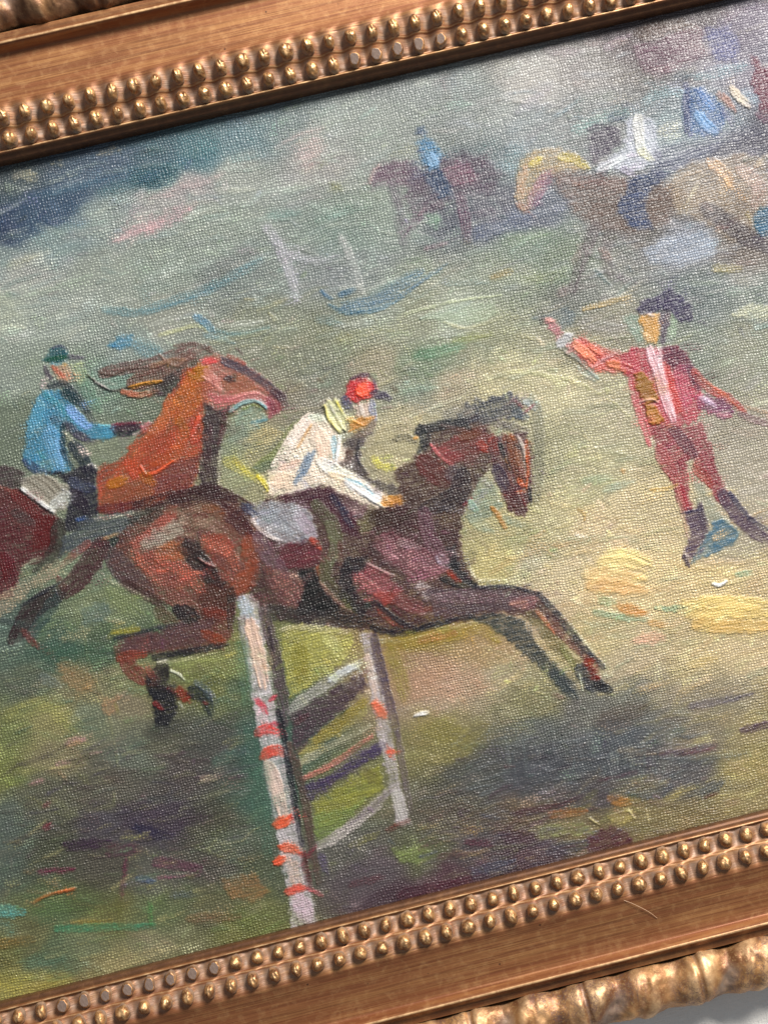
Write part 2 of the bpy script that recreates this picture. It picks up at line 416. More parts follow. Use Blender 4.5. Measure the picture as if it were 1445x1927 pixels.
S 4c4450 w=17|418,677 460,696 500,722 532,752
S 905048 w=9|430,669 462,684
S c44c4c w=13|384,682 412,674
P a06c28 al=.95 h=.1|353,702 375,685 396,695 386,715 366,721
S c08078 w=18 al=.85 h=.1|388,698 400,712 414,732
S d8a49c w=4 h=.15|380,708 400,722 422,738
P 94604a al=.9|414,716 450,705 482,722 482,740 450,743 425,736
S 302830 w=12|426,712 440,715
S b46468 w=16 dry=.4|390,748 430,752 480,746 512,764
S d89490 w=6 dry=.5|440,748 480,738 500,748
P 904858 al=.9|500,742 530,757 526,778 508,786 500,766
S 4c3840 w=17 dry=.3|516,736 532,752 534,768
S 6c3c44 w=12 al=.8|512,760 518,776
P 3c3034 al=.96 ang=75|384,756 410,770 434,765 426,790 416,820 416,860 413,900 420,938 395,944 370,932 376,880 383,820
S 60363a w=12 al=.7 dry=.4|425,772 420,810 412,835
S 50383c w=16 al=.6|392,800 392,900
P 7f9080 al=.9|440,778 465,762 490,770 502,786 480,797 445,802
S 7ca4a8 w=8 h=.2|432,776 455,759 482,755 502,768
S 6c7c3c w=5|458,770 480,762 498,772
S 3c4838 w=3|474,764 503,776
S 5c8894 w=8|474,796 502,790
P b8a87a al=.75 dry=.4 soft=4|468,812 510,800 532,816 500,842 464,832
S 8a7c70 w=20 al=.5 dry=.5 soft=4|510,790 550,780
P 90987c al=.7 dry=.3 soft=4|420,830 460,840 480,900 450,940 418,930
S 747c50 w=15 h=.1|482,880 518,852 545,815 562,792
S 64705c w=17|480,884 516,872
S b8b060 w=24 al=.65 dry=.4|426,866 460,884 495,905
S dccc3c w=9 h=.12|486,896 498,910 510,928
S ccc04c w=9 al=.7 dry=.4|445,870 480,900
S c8c4ac w=5 dry=.7|413,850 412,905 424,940
# jockey in white
P a39b7c al=.85 dry=.25|690,832 720,800 790,786 802,830 790,860 760,892 720,894 685,872
P 4c4448 al=.9 dry=.2|645,832 680,808 698,815 682,840 673,870 702,902 790,925 800,960 740,960 690,922 650,908 630,882 640,852
S 5c4840 w=22 al=.7|655,850 650,890
S 26242c w=6|676,830 672,862 690,892
P e2d2c2 al=.98 h=.13 ang=60|572,788 600,780 625,798 640,820 650,850 640,880 662,900 702,915 732,936 737,952 710,957 680,946 640,932 600,910 570,926 540,937 504,932 505,890 520,860 545,825 560,800
S e4d6cc w=25 h=.24|582,788 548,830 518,878
S c89860 w=4 h=.2|586,800 574,820 560,842
S e8ccb4 w=30 al=.8 h=.14|520,905 555,905
S d8b0a0 w=16 al=.6|530,880 560,870
S e4ccb8 w=28 al=.8 h=.14|605,820 612,850 610,880
S e0b8a4 w=5|600,840 608,880
S 6c8098 w=17 dry=.1|583,858 572,882 556,908
S 8c9cac w=8|592,850 578,880
S e0e0da w=24 h=.16|605,872 640,890 690,915
S ecd4b4 w=14 h=.16|622,892 650,902 684,912
S dcdfe2 w=22 h=.18|655,908 698,930 736,955
S f0f0f0 w=6 h=.22|660,915 700,940 730,958
S 8cc0d4 w=5|650,900 680,912 702,930
S 8cb4c4 w=13 dry=.25|628,824 630,845 631,862
S ececea w=6 h=.2|640,822 636,850 631,874
S c8d0c0 w=14 al=.85|585,786 616,788
S e0dcd4 w=9 al=.9 dry=.4|540,932 575,922 600,912
P c8c8a0 al=.98 h=.3 ang=55|609,762 614,754 631,751 643,770 653,790 649,810 641,819 626,806 616,786
S e4d87c w=5 h=.3|611,764 620,790 640,816
S e0d45c w=4 h=.3|634,756 646,778
S a0a094 w=6 h=.2|622,765 640,795
P b82c34 al=.98 ang=-20 h=.12|649,745 650,725 664,715 690,711 706,722 709,740 696,755 670,758 655,753
P e85c3c al=.95 h=.2 ang=-20|668,740 672,724 688,718 698,728 694,742 680,748
S 4c3040 w=8 dry=.2|660,714 688,704 704,712
S 3c344c w=15 dry=.3|702,740 716,744 732,750
S 50506c w=16 al=.85|648,752 660,768
S 504058 w=7|704,716 708,732
P b8a498 al=.95 h=.1 ang=80|665,766 690,755 706,770 702,786 675,790
S dcd0c8 w=7 h=.15|678,762 684,784
S 8c90a4 w=13|700,756 704,790
P b87e3c al=.95 h=.12|655,786 680,785 706,786 692,801 670,811 657,806
S d49444 w=5 h=.15|662,792 682,800
S 7c6c60 w=16 al=.85|702,795 690,812 665,818
P c0843c al=.95 h=.1|711,946 720,935 760,931 763,940 756,956 730,957
S e4ccc4 w=7 dry=.4 h=.12|728,957 758,953
S d0c85c w=14 dry=.5|702,862 716,876 742,880
# dark horse: neck, head
P 483532 al=.97 ang=-40|740,888 790,852 800,822 790,800 850,800 900,775 932,830 916,890 896,920 873,960 867,1000 863,1032 800,1080 700,1060 690,980 720,957 762,952
P 3c404c al=.9 dry=.35 rough=9|850,797 878,757 930,745 962,740 992,755 982,790 930,792 890,802
P 6a6864 al=.8 dry=.7|826,776 870,758 892,775 880,792 836,792
S 24262c w=20 dry=.15|786,812 830,800 876,794
S 24282e w=20 dry=.3|790,805 800,830 790,850
S 4c4840 w=12 al=.8 dry=.75|742,828 762,822 784,832
S b8843c w=6|780,825 786,823
P 6c3836 al=.9 ang=-20|820,842 850,822 900,803 932,830 916,852 880,872 840,872
P 843c3e al=.75 soft=4|812,838 830,835 862,850 872,865 850,878 834,870
S c86c70 w=6|811,836 828,858 852,876
S 643c26 w=20 al=.85|870,822 902,810
S 8c3428 w=16 al=.85|903,835 918,848
S 5c2c2c w=44 al=.85|798,872 820,890 836,905
S 544850 w=28 al=.8|846,892 866,886
S 2c262e w=38 al=.8|870,895 860,930 800,960
S 6c4444 w=8 al=.6 dry=.4|830,800 880,810 920,800
S 5c4040 w=16 al=.6 dry=.3|880,875 905,865
S 9c3c40 w=5|872,950 895,932
S 6c6c60 w=22 al=.75 dry=.6 soft=3|1010,765 1014,850 1008,940
P 50343a al=.96 ang=80|924,822 960,815 992,814 1001,850 1002,900 999,940 986,974 968,970 950,946 940,916 926,882 915,846
S 5c5656 w=17 al=.85 dry=.45|905,792 950,800 992,812
S 703430 w=17|925,822 932,852
S 74442e w=20 al=.9|962,824 966,860 976,902
S 804838 w=6|950,818 946,838
S 14141a w=9|941,836 948,856 960,884
S c08c40 w=3.5|950,864 960,886
S c8bcb4 w=8 h=.2|974,822 984,842 986,862
S 302c30 w=4|968,836 980,846
S 8c6450 w=13 al=.85|974,850 984,892
S b85a30 w=8 dry=.3|990,830 993,870 990,918
S c86034 w=12|976,904 984,914
S 382c40 w=24 al=.85|934,882 952,922
S 6c3a34 w=6|955,890 965,915
S 4c2428 w=26 al=.85|958,930 974,962
S 703434 w=8 al=.8 dry=.4|980,930 988,950
S 1e2026 w=6|996,920 998,950
S 8c4c50 w=6 dry=.4|966,752 985,768
S 98a0a0 w=15 dry=.2|988,752 1006,768
S 803c44 w=5|1006,760 980,782
S 54606c w=18 al=.8|968,776 990,784
S 788078 w=14 al=.7 dry=.6|1000,745 1016,780
P 808c7c al=.9|900,902 918,893 936,930 948,952 925,975 885,985 872,975 882,945
S 8cac9c w=12|884,944 896,962
S ac783c w=11 h=.12|925,956 937,970 950,992
S 98a088 w=20 al=.6|890,980 925,1000
S 7c9088 w=16 al=.6 dry=.4|950,975 985,990
# dark horse: body
P 4a3436 al=.97 ang=20|480,960 505,936 560,930 620,918 662,940 700,960 762,950 862,1000 872,1050 892,1090 902,1104 980,1104 1012,1114 1032,1140 1062,1180 1102,1222 1130,1258 1100,1240 1050,1200 1010,1165 950,1155 900,1165 840,1168 780,1192 720,1192 640,1182 560,1172 500,1152 470,1130 470,1080 480,1000
P 6c463e al=.97 ang=30|250,982 290,960 330,945 400,940 430,932 472,960 490,1000 496,1050 480,1102 446,1130 441,1160 436,1200 420,1222 370,1227 320,1227 252,1232 234,1248 222,1245 215,1220 230,1200 300,1190 335,1165 318,1135 280,1120 230,1092 205,1060 225,1010
S 3c2428 w=36|332,942 400,930 470,958
S 44262c w=30 al=.9|425,960 455,985 470,1010
P a0584c al=.92 dry=.15|243,1022 288,990 308,958 330,953 337,970 310,1000 282,1015 260,1038
S 3c3834 w=26 al=.8|250,975 300,965
S 806858 w=24 al=.75 dry=.7|325,960 390,955 420,968
P a09688 al=.92 dry=.2 rough=7|262,1022 290,1000 320,985 346,972 348,1000 332,1016 300,1030 270,1036
S 907868 w=20 al=.8 dry=.5|345,978 384,985 424,1002
S 743c20 w=16 al=.7|385,955 420,962
P a86038 al=.85 dry=.4|315,1020 345,1016 346,1052 320,1058 290,1062 288,1040
P 944e42 al=.88 dry=.45 rough=8|252,1035 300,1045 350,1062 375,1092 340,1115 290,1092 258,1062
S 544448 w=44 al=.85|212,1045 240,1082 276,1112
P 2a2428 al=.9 dry=.3|345,1010 375,1020 400,1062 425,1090 420,1110 385,1095 350,1060
P 944838 al=.88 dry=.35|378,1005 430,1004 442,1030 450,1062 430,1080 402,1062 385,1032
P 8a4630 al=.9 h=.09 soft=4 rough=9|452,1022 468,1004 482,1010 484,1060 476,1102 450,1121 434,1118 430,1100 450,1080 460,1050
S 644440 w=30 al=.8|415,1052 450,1068
S 8c4840 w=18 al=.7 dry=.5|400,1080 440,1092
S cc8478 w=5 h=.3|374,1051 388,1060 404,1067
P 4c2c28 al=.85|378,1092 432,1102 428,1150 400,1182 372,1152
S 84524a w=30 al=.75 dry=.5|320,1105 365,1150
S 783428 w=24 al=.8 dry=.3|392,1150 426,1160
S 28262a w=32 al=.9|338,1148 366,1165
S 5c4c3c w=28 al=.85 dry=.3|300,1150 326,1172
S 44302e w=20 al=.8|236,1098 280,1122 310,1140
S 2a2426 w=16 al=.8|436,1110 436,1180
P 5c4448 al=.9|224,1198 300,1180 360,1170 402,1165 404,1210 330,1222 260,1232 224,1226
S 2c3038 w=7|216,1202 300,1181 352,1171
S 28262c w=15|290,1238 360,1226 428,1212
S 84402c w=20 al=.9 dry=.2|385,1192 418,1206
S 844030 w=20 dry=.3|224,1238 272,1230
S 744038 w=32|238,1248 262,1270 292,1282
S 2a262a w=38|306,1258 295,1290 325,1312
S 7c443c w=14 al=.8 dry=.3|280,1258 290,1278
P 22222a al=.96|282,1300 330,1288 334,1335 318,1366 294,1368 288,1332
S 742c2c w=10|292,1322 306,1334
P 803428 al=.95|316,1294 340,1292 362,1308 360,1326 342,1322 330,1306
S 222830 w=27|362,1300 384,1312 396,1338
S 606c74 w=15 al=.75 dry=.3|370,1284 392,1300 408,1328
S 742c2c w=7|384,1322 390,1324
S d0d4c4 w=4 h=.15|322,1262 334,1268 348,1280
S d0ccc0 w=7 dry=.5|298,1246 314,1242
S c0c0b8 w=4 dry=.3|338,1322 346,1336
S 343438 w=40 al=.6 soft=8 dry=.3|292,1375 340,1362
P 98989e al=.96 h=.09 ang=25|464,956 490,945 550,944 586,965 596,990 599,1010 580,1021 550,1026 515,1016 490,992 475,976
S d8ccc8 w=8 dry=.4 h=.12|474,980 498,1004 530,1020
S ac9cac w=22 al=.75|560,968 590,1008
S 8c949c w=28 al=.7|500,965 545,1000
S b0b4bc w=8 al=.7|510,955 560,985
S 40445c w=16|458,952 480,966
P 4c2c38 al=.95|514,937 560,925 600,914 630,924 662,960 682,1000 672,1012 622,992 590,962 550,945
P 622f38 al=.92|528,1022 592,1018 606,1030 602,1062 560,1072 520,1062
S a4483a w=14 dry=.2|588,1016 602,1030
S a05438 w=9|598,1068 603,1088
P 745a60 al=.88|645,937 692,950 692,972 670,982 650,956
S 38384c w=14|626,934 648,966 662,990
S 585844 w=26|594,950 624,985 633,1020 620,1062
S 585640 w=24|616,1055 612,1088 640,1120 668,1148
S 6c7058 w=19 al=.85|620,985 630,1020 622,1060
S 7c7c68 w=4 al=.7|600,940 630,975
S ac8878 w=8 dry=.5|600,1096 636,1132 662,1152
S 5c5c34 w=18|650,1122 666,1146
S 5c3c38 w=10 al=.8|640,1020 640,1070
P 6c664c al=.85 dry=.2|672,978 696,955 712,958 705,990 690,1012 675,1000
S 3a2c26 w=30 al=.8|705,975 760,975
S 6c545e w=32 al=.85|486,1012 508,1050 536,1082
P 704a4a al=.85 dry=.5|488,1062 560,1078 574,1108 562,1142 535,1152 514,1120
S cca898 w=12 dry=.8|548,1084 574,1092
P 1c1c22 al=.95|560,1072 592,1068 604,1100 642,1150 600,1162 556,1152 572,1110
P 26242a al=.9|650,1050 692,1048 692,1080 662,1100 684,1130 702,1142 680,1162 640,1122 638,1080
S 3c3838 w=30 al=.85 dry=.3|500,1150 600,1165 680,1170
P 80545c al=.9 soft=4 dry=.35 ang=50|700,1002 740,1000 780,1020 832,1040 846,1070 820,1092 770,1092 730,1062 705,1032
S 947c80 w=16 dry=.6 h=.09|752,1022 790,1030
S 6e4e5a w=30 al=.88|798,965 808,1010 832,1052
S 948898 w=18 dry=.5|826,1050 842,1066
S 4c3c3c w=14 al=.8|700,1035 730,1060 760,1085
P 8e4e54 al=.9 soft=4 dry=.35 h=.08 ang=40|660,1082 700,1060 732,1080 757,1110 752,1130 720,1140 690,1112
P 923e36 al=.85 soft=3 h=.1|704,1118 730,1108 752,1118 745,1138 722,1138
S d8b0b0 w=3 h=.2|690,1060 722,1076 742,1084
P b8acac al=.85 dry=.6 h=.1|774,1098 792,1094 812,1112 834,1132 800,1130
S 7c4a4a w=28 al=.88|750,1130 795,1148
S 904438 w=16 al=.85 dry=.6|716,1150 756,1178
S 24242c w=10 al=.85|700,1130 745,1165 790,1188
S 744438 w=10 al=.8|800,1146 856,1150
S a09088 w=4 al=.7 dry=.3|790,1155 860,1156
P 56484f al=.9 ang=5|800,1110 860,1104 940,1108 1005,1118 1010,1140 940,1150 870,1156 820,1160
S 7c6c74 w=6 al=.6 dry=.4|820,1125 900,1120
S 30303a w=8|852,1102 900,1106 960,1104 1012,1118
P 24262c al=.96|842,1030 856,1030 862,1060 880,1085 908,1106 890,1109 860,1096 845,1072
S 983a2a w=11|843,1076 866,1094
S 14161c w=14|833,1090 854,1100
S 5c5440 w=10 al=.8|864,1098 884,1106
P 906868 al=.9|954,1132 990,1120 1018,1125 1002,1146 970,1147
S c08c78 w=6 al=.8 dry=.4|960,1136 990,1132
P 6c6444 al=.9|985,1150 1012,1145 1042,1190 1088,1244 1062,1244 1020,1202
S 34343c w=15|1014,1118 1052,1160 1092,1210 1134,1256
S b87458 w=9|1010,1150 1028,1172 1043,1192
S 805c50 w=13 al=.85 dry=.2|1038,1172 1088,1228
P 343a3c al=.9|880,1162 940,1152 985,1168 1012,1210 1050,1262 1082,1302 1060,1305 1030,1270 985,1230 950,1200 910,1175
S 7c7c50 w=14 al=.8|1058,1218 1098,1284
S 30343c w=34|1094,1260 1112,1280 1132,1292
P 742a22 al=.9 soft=3|1090,1230 1114,1240 1129,1270 1129,1284 1110,1276 1100,1256
S 1e2228 w=17|1124,1286 1148,1300
S 3c4448 w=28 al=.85 soft=3|1045,1268 1080,1308
S b8bca8 w=4 dry=.4|1090,1268 1096,1300
S c0c0ac w=16 al=.6 dry=.8|1140,1268 1165,1290
S 23252f w=12|700,1182 760,1194 830,1172 886,1160
S c8c4a4 w=9 dry=.85|702,1206 760,1206 845,1184 895,1172
S c8c4a8 w=7 dry=.85|890,1094 950,1094 1010,1104
S c8c4a4 w=6 dry=.8|1056,1160 1098,1206 1148,1266
S ccc8ac w=7 dry=.8|300,1248 340,1243 405,1230
S c8c49c w=9 dry=.82|530,1183 600,1180 662,1190
S d4d0bc w=6 dry=.75|876,1052 890,1082 905,1096
S ccc8b4 w=6 dry=.8|180,978 230,970 270,962
S c8c4b0 w=6 dry=.8|120,812 140,832
S c0c0a4 w=7 dry=.8|205,1092 240,1108 280,1128
S ccc8b4 w=7 dry=.8|612,905 650,922 690,945
S c8c8b0 w=7 dry=.85|770,785 830,762 870,748
S 1c1c22 w=8 dry=.75|700,1176 760,1184 830,1162
S 201c22 w=18 al=.8 dry=.75|340,1030 380,1050 410,1085
S c06450 w=26 al=.8 dry=.85|300,1050 350,1075 380,1110
S c8705c w=20 al=.75 dry=.85|385,1020 430,1040 445,1070
S c07058 w=16 al=.7 dry=.85|250,1040 300,1100
S a8746c w=26 al=.75 dry=.85|520,1080 560,1130
S b08088 w=26 al=.6 dry=.85|720,1030 790,1060 830,1070
S b8706c w=20 al=.6 dry=.85|670,1090 720,1120
S 8c6c74 w=22 al=.6 dry=.85|820,1125 900,1125 980,1125
S 141418 w=24 al=.75 dry=.8|585,1110 640,1155 700,1170
S 8c8890 w=12 al=.6 dry=.85|820,950 880,960 930,900
# ground under the jump
S 988238 w=28 al=.75 soft=4|735,1212 850,1192 900,1182 935,1202
S 887f40 w=30 al=.7 soft=4|735,1225 748,1260 760,1310
P b8927a al=.65 soft=9|775,1268 830,1240 900,1250 930,1300 850,1322 775,1315
S a8704c w=14 al=.6 dry=.5|790,1206 855,1192
S 887f44 w=50 al=.5 soft=9|790,1350 880,1400
S f0f0f4 w=7 h=.2|780,1347 792,1343 806,1341
P 5c5e60 al=.5 dry=.3 soft=9 rough=12|900,1402 980,1390 1060,1380 1150,1360 1250,1322 1300,1340 1260,1400 1200,1422 1100,1462 1000,1502 920,1512 860,1472
P 4c4c50 al=.5 dry=.4 soft=9 rough=12|930,1430 1050,1400 1150,1390 1180,1420 1080,1460 960,1490
S 5c5048 w=40 al=.7 soft=6|1130,1362 1210,1330
S 7c8488 w=5 al=.5 dry=.4|1005,1400 1015,1440
S 7c8488 w=5 al=.5 dry=.4|1085,1390 1095,1440
S 7c8488 w=4 al=.5 dry=.4|1040,1396 1045,1430
S 625c6c w=16 al=.75 soft=3|1300,1328 1350,1320 1412,1306
S 50344c w=12 al=.85|1240,1418 1300,1412 1345,1402
S 8c3444 w=4|1285,1420 1345,1408
S 84725c w=16 al=.8|1168,1412 1245,1414
S 5c6468 w=16 al=.7 soft=3|1250,1436 1330,1430 1410,1416
S 544250 w=16 al=.8|1396,1374 1455,1362
S 683044 w=5|1128,1468 1200,1452
S c8b88c w=4 al=.7|1180,1478 1260,1466
P 54585e al=.8 soft=3|1180,1490 1230,1478 1270,1478 1250,1504 1200,1504
P 5c6062 al=.8 soft=3|1296,1498 1330,1472 1365,1468 1350,1490 1315,1504
S ac9c5c w=18 al=.7 soft=3|1250,1510 1298,1480
S 683c38 w=4|1325,1500 1352,1492
S a8743c w=18 al=.8 dry=.2|1148,1504 1185,1512
S 9c643c w=16 al=.85 dry=.2|1035,1534 1100,1526
S 4c303c w=14 al=.85|965,1532 1040,1518 1095,1500
P 8c9062 al=.8 soft=3|998,1562 1050,1546 1100,1550 1122,1570 1060,1572 1010,1582
P aca060 al=.8 h=.1|1146,1535 1180,1522 1192,1540 1175,1552 1150,1552
S dcd4a0 w=4 h=.2|1182,1525 1193,1540
S d4c890 w=4 h=.2|1108,1540 1126,1552
P 54303c al=.88|1104,1572 1150,1555 1185,1568 1188,1585 1150,1602 1108,1602
S 4c3442 w=26 al=.8|945,1568 1005,1578
S 484c5c w=26 al=.7 dry=.3|1035,1602 1100,1588
S 60405c w=10 al=.6|1000,1555 1040,1530
S 6c6c40 w=16 al=.6|1090,1520 1120,1490
# fence
P a8a45c al=.92 dry=.2|526,1188 560,1174 640,1184 664,1195 662,1226 640,1252 590,1286 546,1312 534,1250
S 888034 w=34 al=.7 soft=4|562,1220 568,1275
S c4c484 w=24 al=.75 dry=.5 soft=3|615,1200 645,1235
S c0b898 w=12 al=.7 dry=.6|530,1185 570,1180 650,1190
P 98905c al=.92 dry=.25|560,1412 600,1376 660,1332 688,1312 694,1346 650,1378 600,1404 566,1446
S 8c7c38 w=22 al=.75|598,1392 650,1350 684,1320
P 909048 al=.92 dry=.2|590,1512 660,1465 716,1438 722,1482 680,1512 632,1552 600,1560
S 6c6440 w=22 al=.8|688,1450 712,1470
P 7c8c54 al=.9|582,1535 640,1525 690,1500 640,1562 602,1592 590,1570
S a09e98 w=22 al=.9 dry=.3|546,1338 590,1304 640,1268 678,1246
S c8ccd0 w=13 h=.13|622,1280 650,1262 678,1250
P 4f4048 al=.95|548,1342 600,1314 682,1264 692,1290 640,1340 602,1372 562,1418 550,1402
S 60343c w=12 al=.6|556,1360 580,1345
S 3c4430 w=3|640,1346 658,1330
S a09e86 w=15 al=.9 dry=.3|566,1436 620,1405 695,1368
S b07468 w=12 al=.9 dry=.2|570,1466 625,1438 700,1386
P 4a3f5c al=.93 soft=3|568,1482 640,1444 722,1385 730,1410 692,1436 640,1467 578,1512
S 80708c w=10 al=.7 soft=3|630,1446 700,1402
S b4aca8 w=22 al=.93 dry=.2|598,1594 650,1562 702,1520 745,1478
S 7c707c w=12 al=.8|735,1488 700,1518 660,1548
P bcb6b8 al=.97 dry=.2 ang=80 h=.08|447,1126 465,1117 489,1135 493,1160 502,1220 511,1270 514,1292 528,1400 542,1450 552,1500 564,1560 577,1640 600,1738 548,1750 545,1700 530,1620 515,1540 498,1470 485,1380 472,1300 460,1220 450,1160
S b0c0d0 w=24 al=.8 dry=.4|455,1130 472,1165
S dcbca8 w=27 h=.13 dry=.1|472,1172 484,1225 496,1290
S d8beb0 w=28 h=.12 dry=.1|505,1440 522,1490 534,1535
S 8c8e92 w=5 al=.8|450,1170 462,1240 474,1310
S ccb8bc w=22 al=.8 dry=.2|490,1330 500,1365
S c4bcc0 w=20 al=.8 dry=.2|528,1565 540,1590
S d0b0a0 w=24 al=.85|545,1620 562,1665
S d4bcc8 w=34 al=.85 dry=.2|562,1692 580,1735
S c8505c w=13|484,1318 494,1328 502,1342
S b84c58 w=9 dry=.2|508,1318 520,1310
S d44c48 w=20|484,1380 500,1372 520,1376
S b04450 w=9|512,1362 528,1362
S d8503e w=20 h=.1|496,1424 512,1412 542,1416
S c04848 w=10|525,1404 550,1428
S e05c38 w=22 h=.12|520,1552 536,1546 545,1538
S c84448 w=8|548,1535 552,1545
S e05c3c w=20 h=.12|530,1594 548,1596 562,1604
S e05c3c w=17 h=.12|520,1622 532,1616
S a03c44 w=12|566,1606 586,1612
S d85848 w=19 h=.1|542,1678 560,1672 576,1672
S b46064 w=9 dry=.4|580,1672 606,1684
S 584c50 w=24 al=.93 dry=.2|497,1150 514,1220 530,1300 538,1360
S 3a3038 w=7|506,1180 520,1260
S 22202a w=13|524,1338 538,1400 552,1490 568,1590
S 5a4a44 w=17 al=.9|546,1400 572,1500 588,1600 600,1660
S 4c2428 w=12 al=.9|572,1608 582,1668
S 5a4c70 w=16 al=.8|605,1612 616,1642
P b0a8aa al=.96 dry=.25 ang=80|678,1192 702,1188 708,1240 720,1300 730,1350 742,1410 752,1470 765,1520 775,1552 745,1556 738,1500 722,1440 706,1370 696,1300 686,1240
S d4bcb0 w=13 al=.85 dry=.3|690,1235 698,1270 708,1310
S 5c5058 w=19 al=.92 dry=.2|704,1198 718,1262 738,1340 748,1380
S 6c6064 w=13 al=.8|748,1380 762,1470 774,1530
S c0bcb8 w=24 al=.8 dry=.2|745,1495 762,1548
P e07452 al=.96 h=.12|700,1322 709,1314 728,1338 728,1357 706,1352
P d4644c al=.94|728,1402 742,1408 742,1428 730,1428
S dc6040 w=7|740,1416 752,1416
S 703a32 w=9|728,1562 768,1544
# lower middle ground
P 7f8c58 al=.85 soft=3|738,1597 800,1590 822,1610 790,1627 750,1622
S 5c3040 w=14 al=.85|878,1584 925,1590
S 50586c w=26 al=.65 dry=.3|895,1645 965,1625
S 54303c w=26 al=.85|755,1684 860,1664 910,1650
S b89c60 w=14 al=.7 dry=.7|868,1562 905,1560
S 5c3c44 w=18 al=.7|828,1612 875,1604
S 5a5658 w=50 al=.5 soft=9|640,1655 730,1640
S 8c8848 w=14 al=.6 dry=.4|660,1590 710,1570
S 5c3038 w=14 al=.6|660,1665 720,1650
S c8b878 w=6 al=.7 dry=.8|640,1740 760,1705 880,1680
# lower left ground
P 483c4a al=.65 dry=.4 soft=6 rough=9|220,1512 330,1505 402,1530 382,1560 300,1572 230,1560
S 3c2840 w=22 al=.85|128,1592 205,1586
S 302c48 w=24 al=.85|258,1558 322,1576
S 901c34 w=13|86,1558 95,1552
S 682038 w=10|84,1518 94,1512
S 742c48 w=11 al=.9|76,1640 138,1636
S 60384a w=26 al=.8|210,1602 265,1598
S 683048 w=9|238,1618 233,1656 228,1692
S 644050 w=24 al=.75 dry=.2|296,1622 375,1634
S 884868 w=5|298,1652 375,1646
S 506480 w=12 h=.1|260,1652 292,1658
S c06c3c w=6 h=.2|64,1698 92,1684 142,1672
P 94704c al=.85 soft=3|412,1652 480,1646 512,1680 480,1698 438,1692
S 886850 w=20 al=.75|355,1728 450,1724
S 607848 w=34 al=.45 dry=.5 soft=6|60,1705 220,1700
S 4c8c6c w=16 al=.75 dry=.2|108,1748 290,1742
S 947c38 w=10 al=.75|138,1735 210,1735
S 5ca4a4 w=26 al=.8 dry=.2|-10,1712 42,1716
S 58989c w=30 al=.65 soft=4|-5,1742 22,1752
S 886c3c w=20 al=.7|-10,1778 62,1768
S 5c7c6c w=30 al=.6 soft=6|55,1812 135,1815
S b0a450 w=30 al=.65 soft=5|-10,1852 120,1846
S b0a47c w=24 al=.7 dry=.6|200,1822 300,1790
S 6c6c40 w=15 al=.7|226,1690 226,1742
S 4c8c50 w=9 al=.7|282,1700 286,1740
S 5c6878 w=12 al=.6|325,1685 370,1682
S 7a8868 w=30 al=.5 dry=.6|395,1590 450,1620
S a0a070 w=4 al=.6 dry=.5|158,1180 168,1245 204,1340 216,1400 223,1442
P 987e5c al=.8 dry=.3 soft=4 rough=9|100,1245 130,1242 175,1268 172,1298 145,1305 120,1280
P a48264 al=.8 dry=.3 soft=3|188,1312 226,1310 222,1335 206,1352 192,1330
S 98985c w=36 al=.65 soft=8|20,1342 90,1328 140,1372
S b08488 w=15 al=.75 soft=3|128,1398 158,1390
S b8985c w=9 al=.6|130,1405 150,1395
S a88088 w=10 al=.75|108,1438 132,1434
S c48c90 w=11 al=.8|58,1476 82,1468
S b88890 w=5 al=.8 dry=.4|170,1418 192,1415
S c0b480 w=5 dry=.3|95,1446 162,1438
S 5c8474 w=26 al=.65 dry=.3 soft=4|408,1432 445,1418
S b0a088 w=14 dry=.5|382,1466 404,1464
S 4c6c5c w=42 al=.6 soft=8|470,1380 488,1480 505,1600
S 5a7a64 w=28 al=.6 soft=6|456,1215 464,1320
P 524e4a al=.5 dry=.3 soft=9 rough=14|335,1372 440,1350 465,1400 422,1452 330,1442
P a09c7c al=.8 dry=.75 rough=10|96,1200 130,1182 170,1182 165,1205 120,1212
S 40604e w=40 al=.6 soft=7|96,1228 205,1232
S 948a38 w=12 al=.75|212,1190 262,1184
S 98a060 w=20 al=.6 soft=4|330,1252 420,1240
S c8c070 w=7 dry=.6|425,1235 450,1225
S 40484a w=12 al=.6|0,1165 60,1180
S 9cb0a0 w=12 al=.6 dry=.7|0,1225 40,1215
S 6c787c w=20 al=.5 dry=.3|80,1275 110,1290
"""
# ---------------------------------------------------------------- the oil paint
# The picture is painted stroke by stroke in a sketch space of 1445 x 1927 units laid
# over the canvas (homography HM takes canvas millimetres to sketch units).
SC = 0.72
SX0, SY0, SX1, SY1 = -70, -90, 1515, 2000
NW, NH = int((SX1-SX0)*SC), int((SY1-SY0)*SC)
_rs = np.random.RandomState(7)
_TB = _rs.rand(256, 256).astype(np.float32)

def vnoise(x, y, seed=0):
    x = x + seed*17.31; y = y + seed*9.77
    xi = np.floor(x).astype(np.int32); yi = np.floor(y).astype(np.int32)
    fx = x-xi; fy = y-yi
    fx = fx*fx*(3-2*fx); fy = fy*fy*(3-2*fy)
    a = _TB[yi & 255, xi & 255]; b = _TB[yi & 255, (xi+1) & 255]
    c = _TB[(yi+1) & 255, xi & 255]; d = _TB[(yi+1) & 255, (xi+1) & 255]
    return (a+(b-a)*fx)*(1-fy)+(c+(d-c)*fx)*fy

def hexc(h):
    h = h.lstrip('#')
    return np.array([int(h[i:i+2], 16)/255 for i in (0, 2, 4)], np.float32)

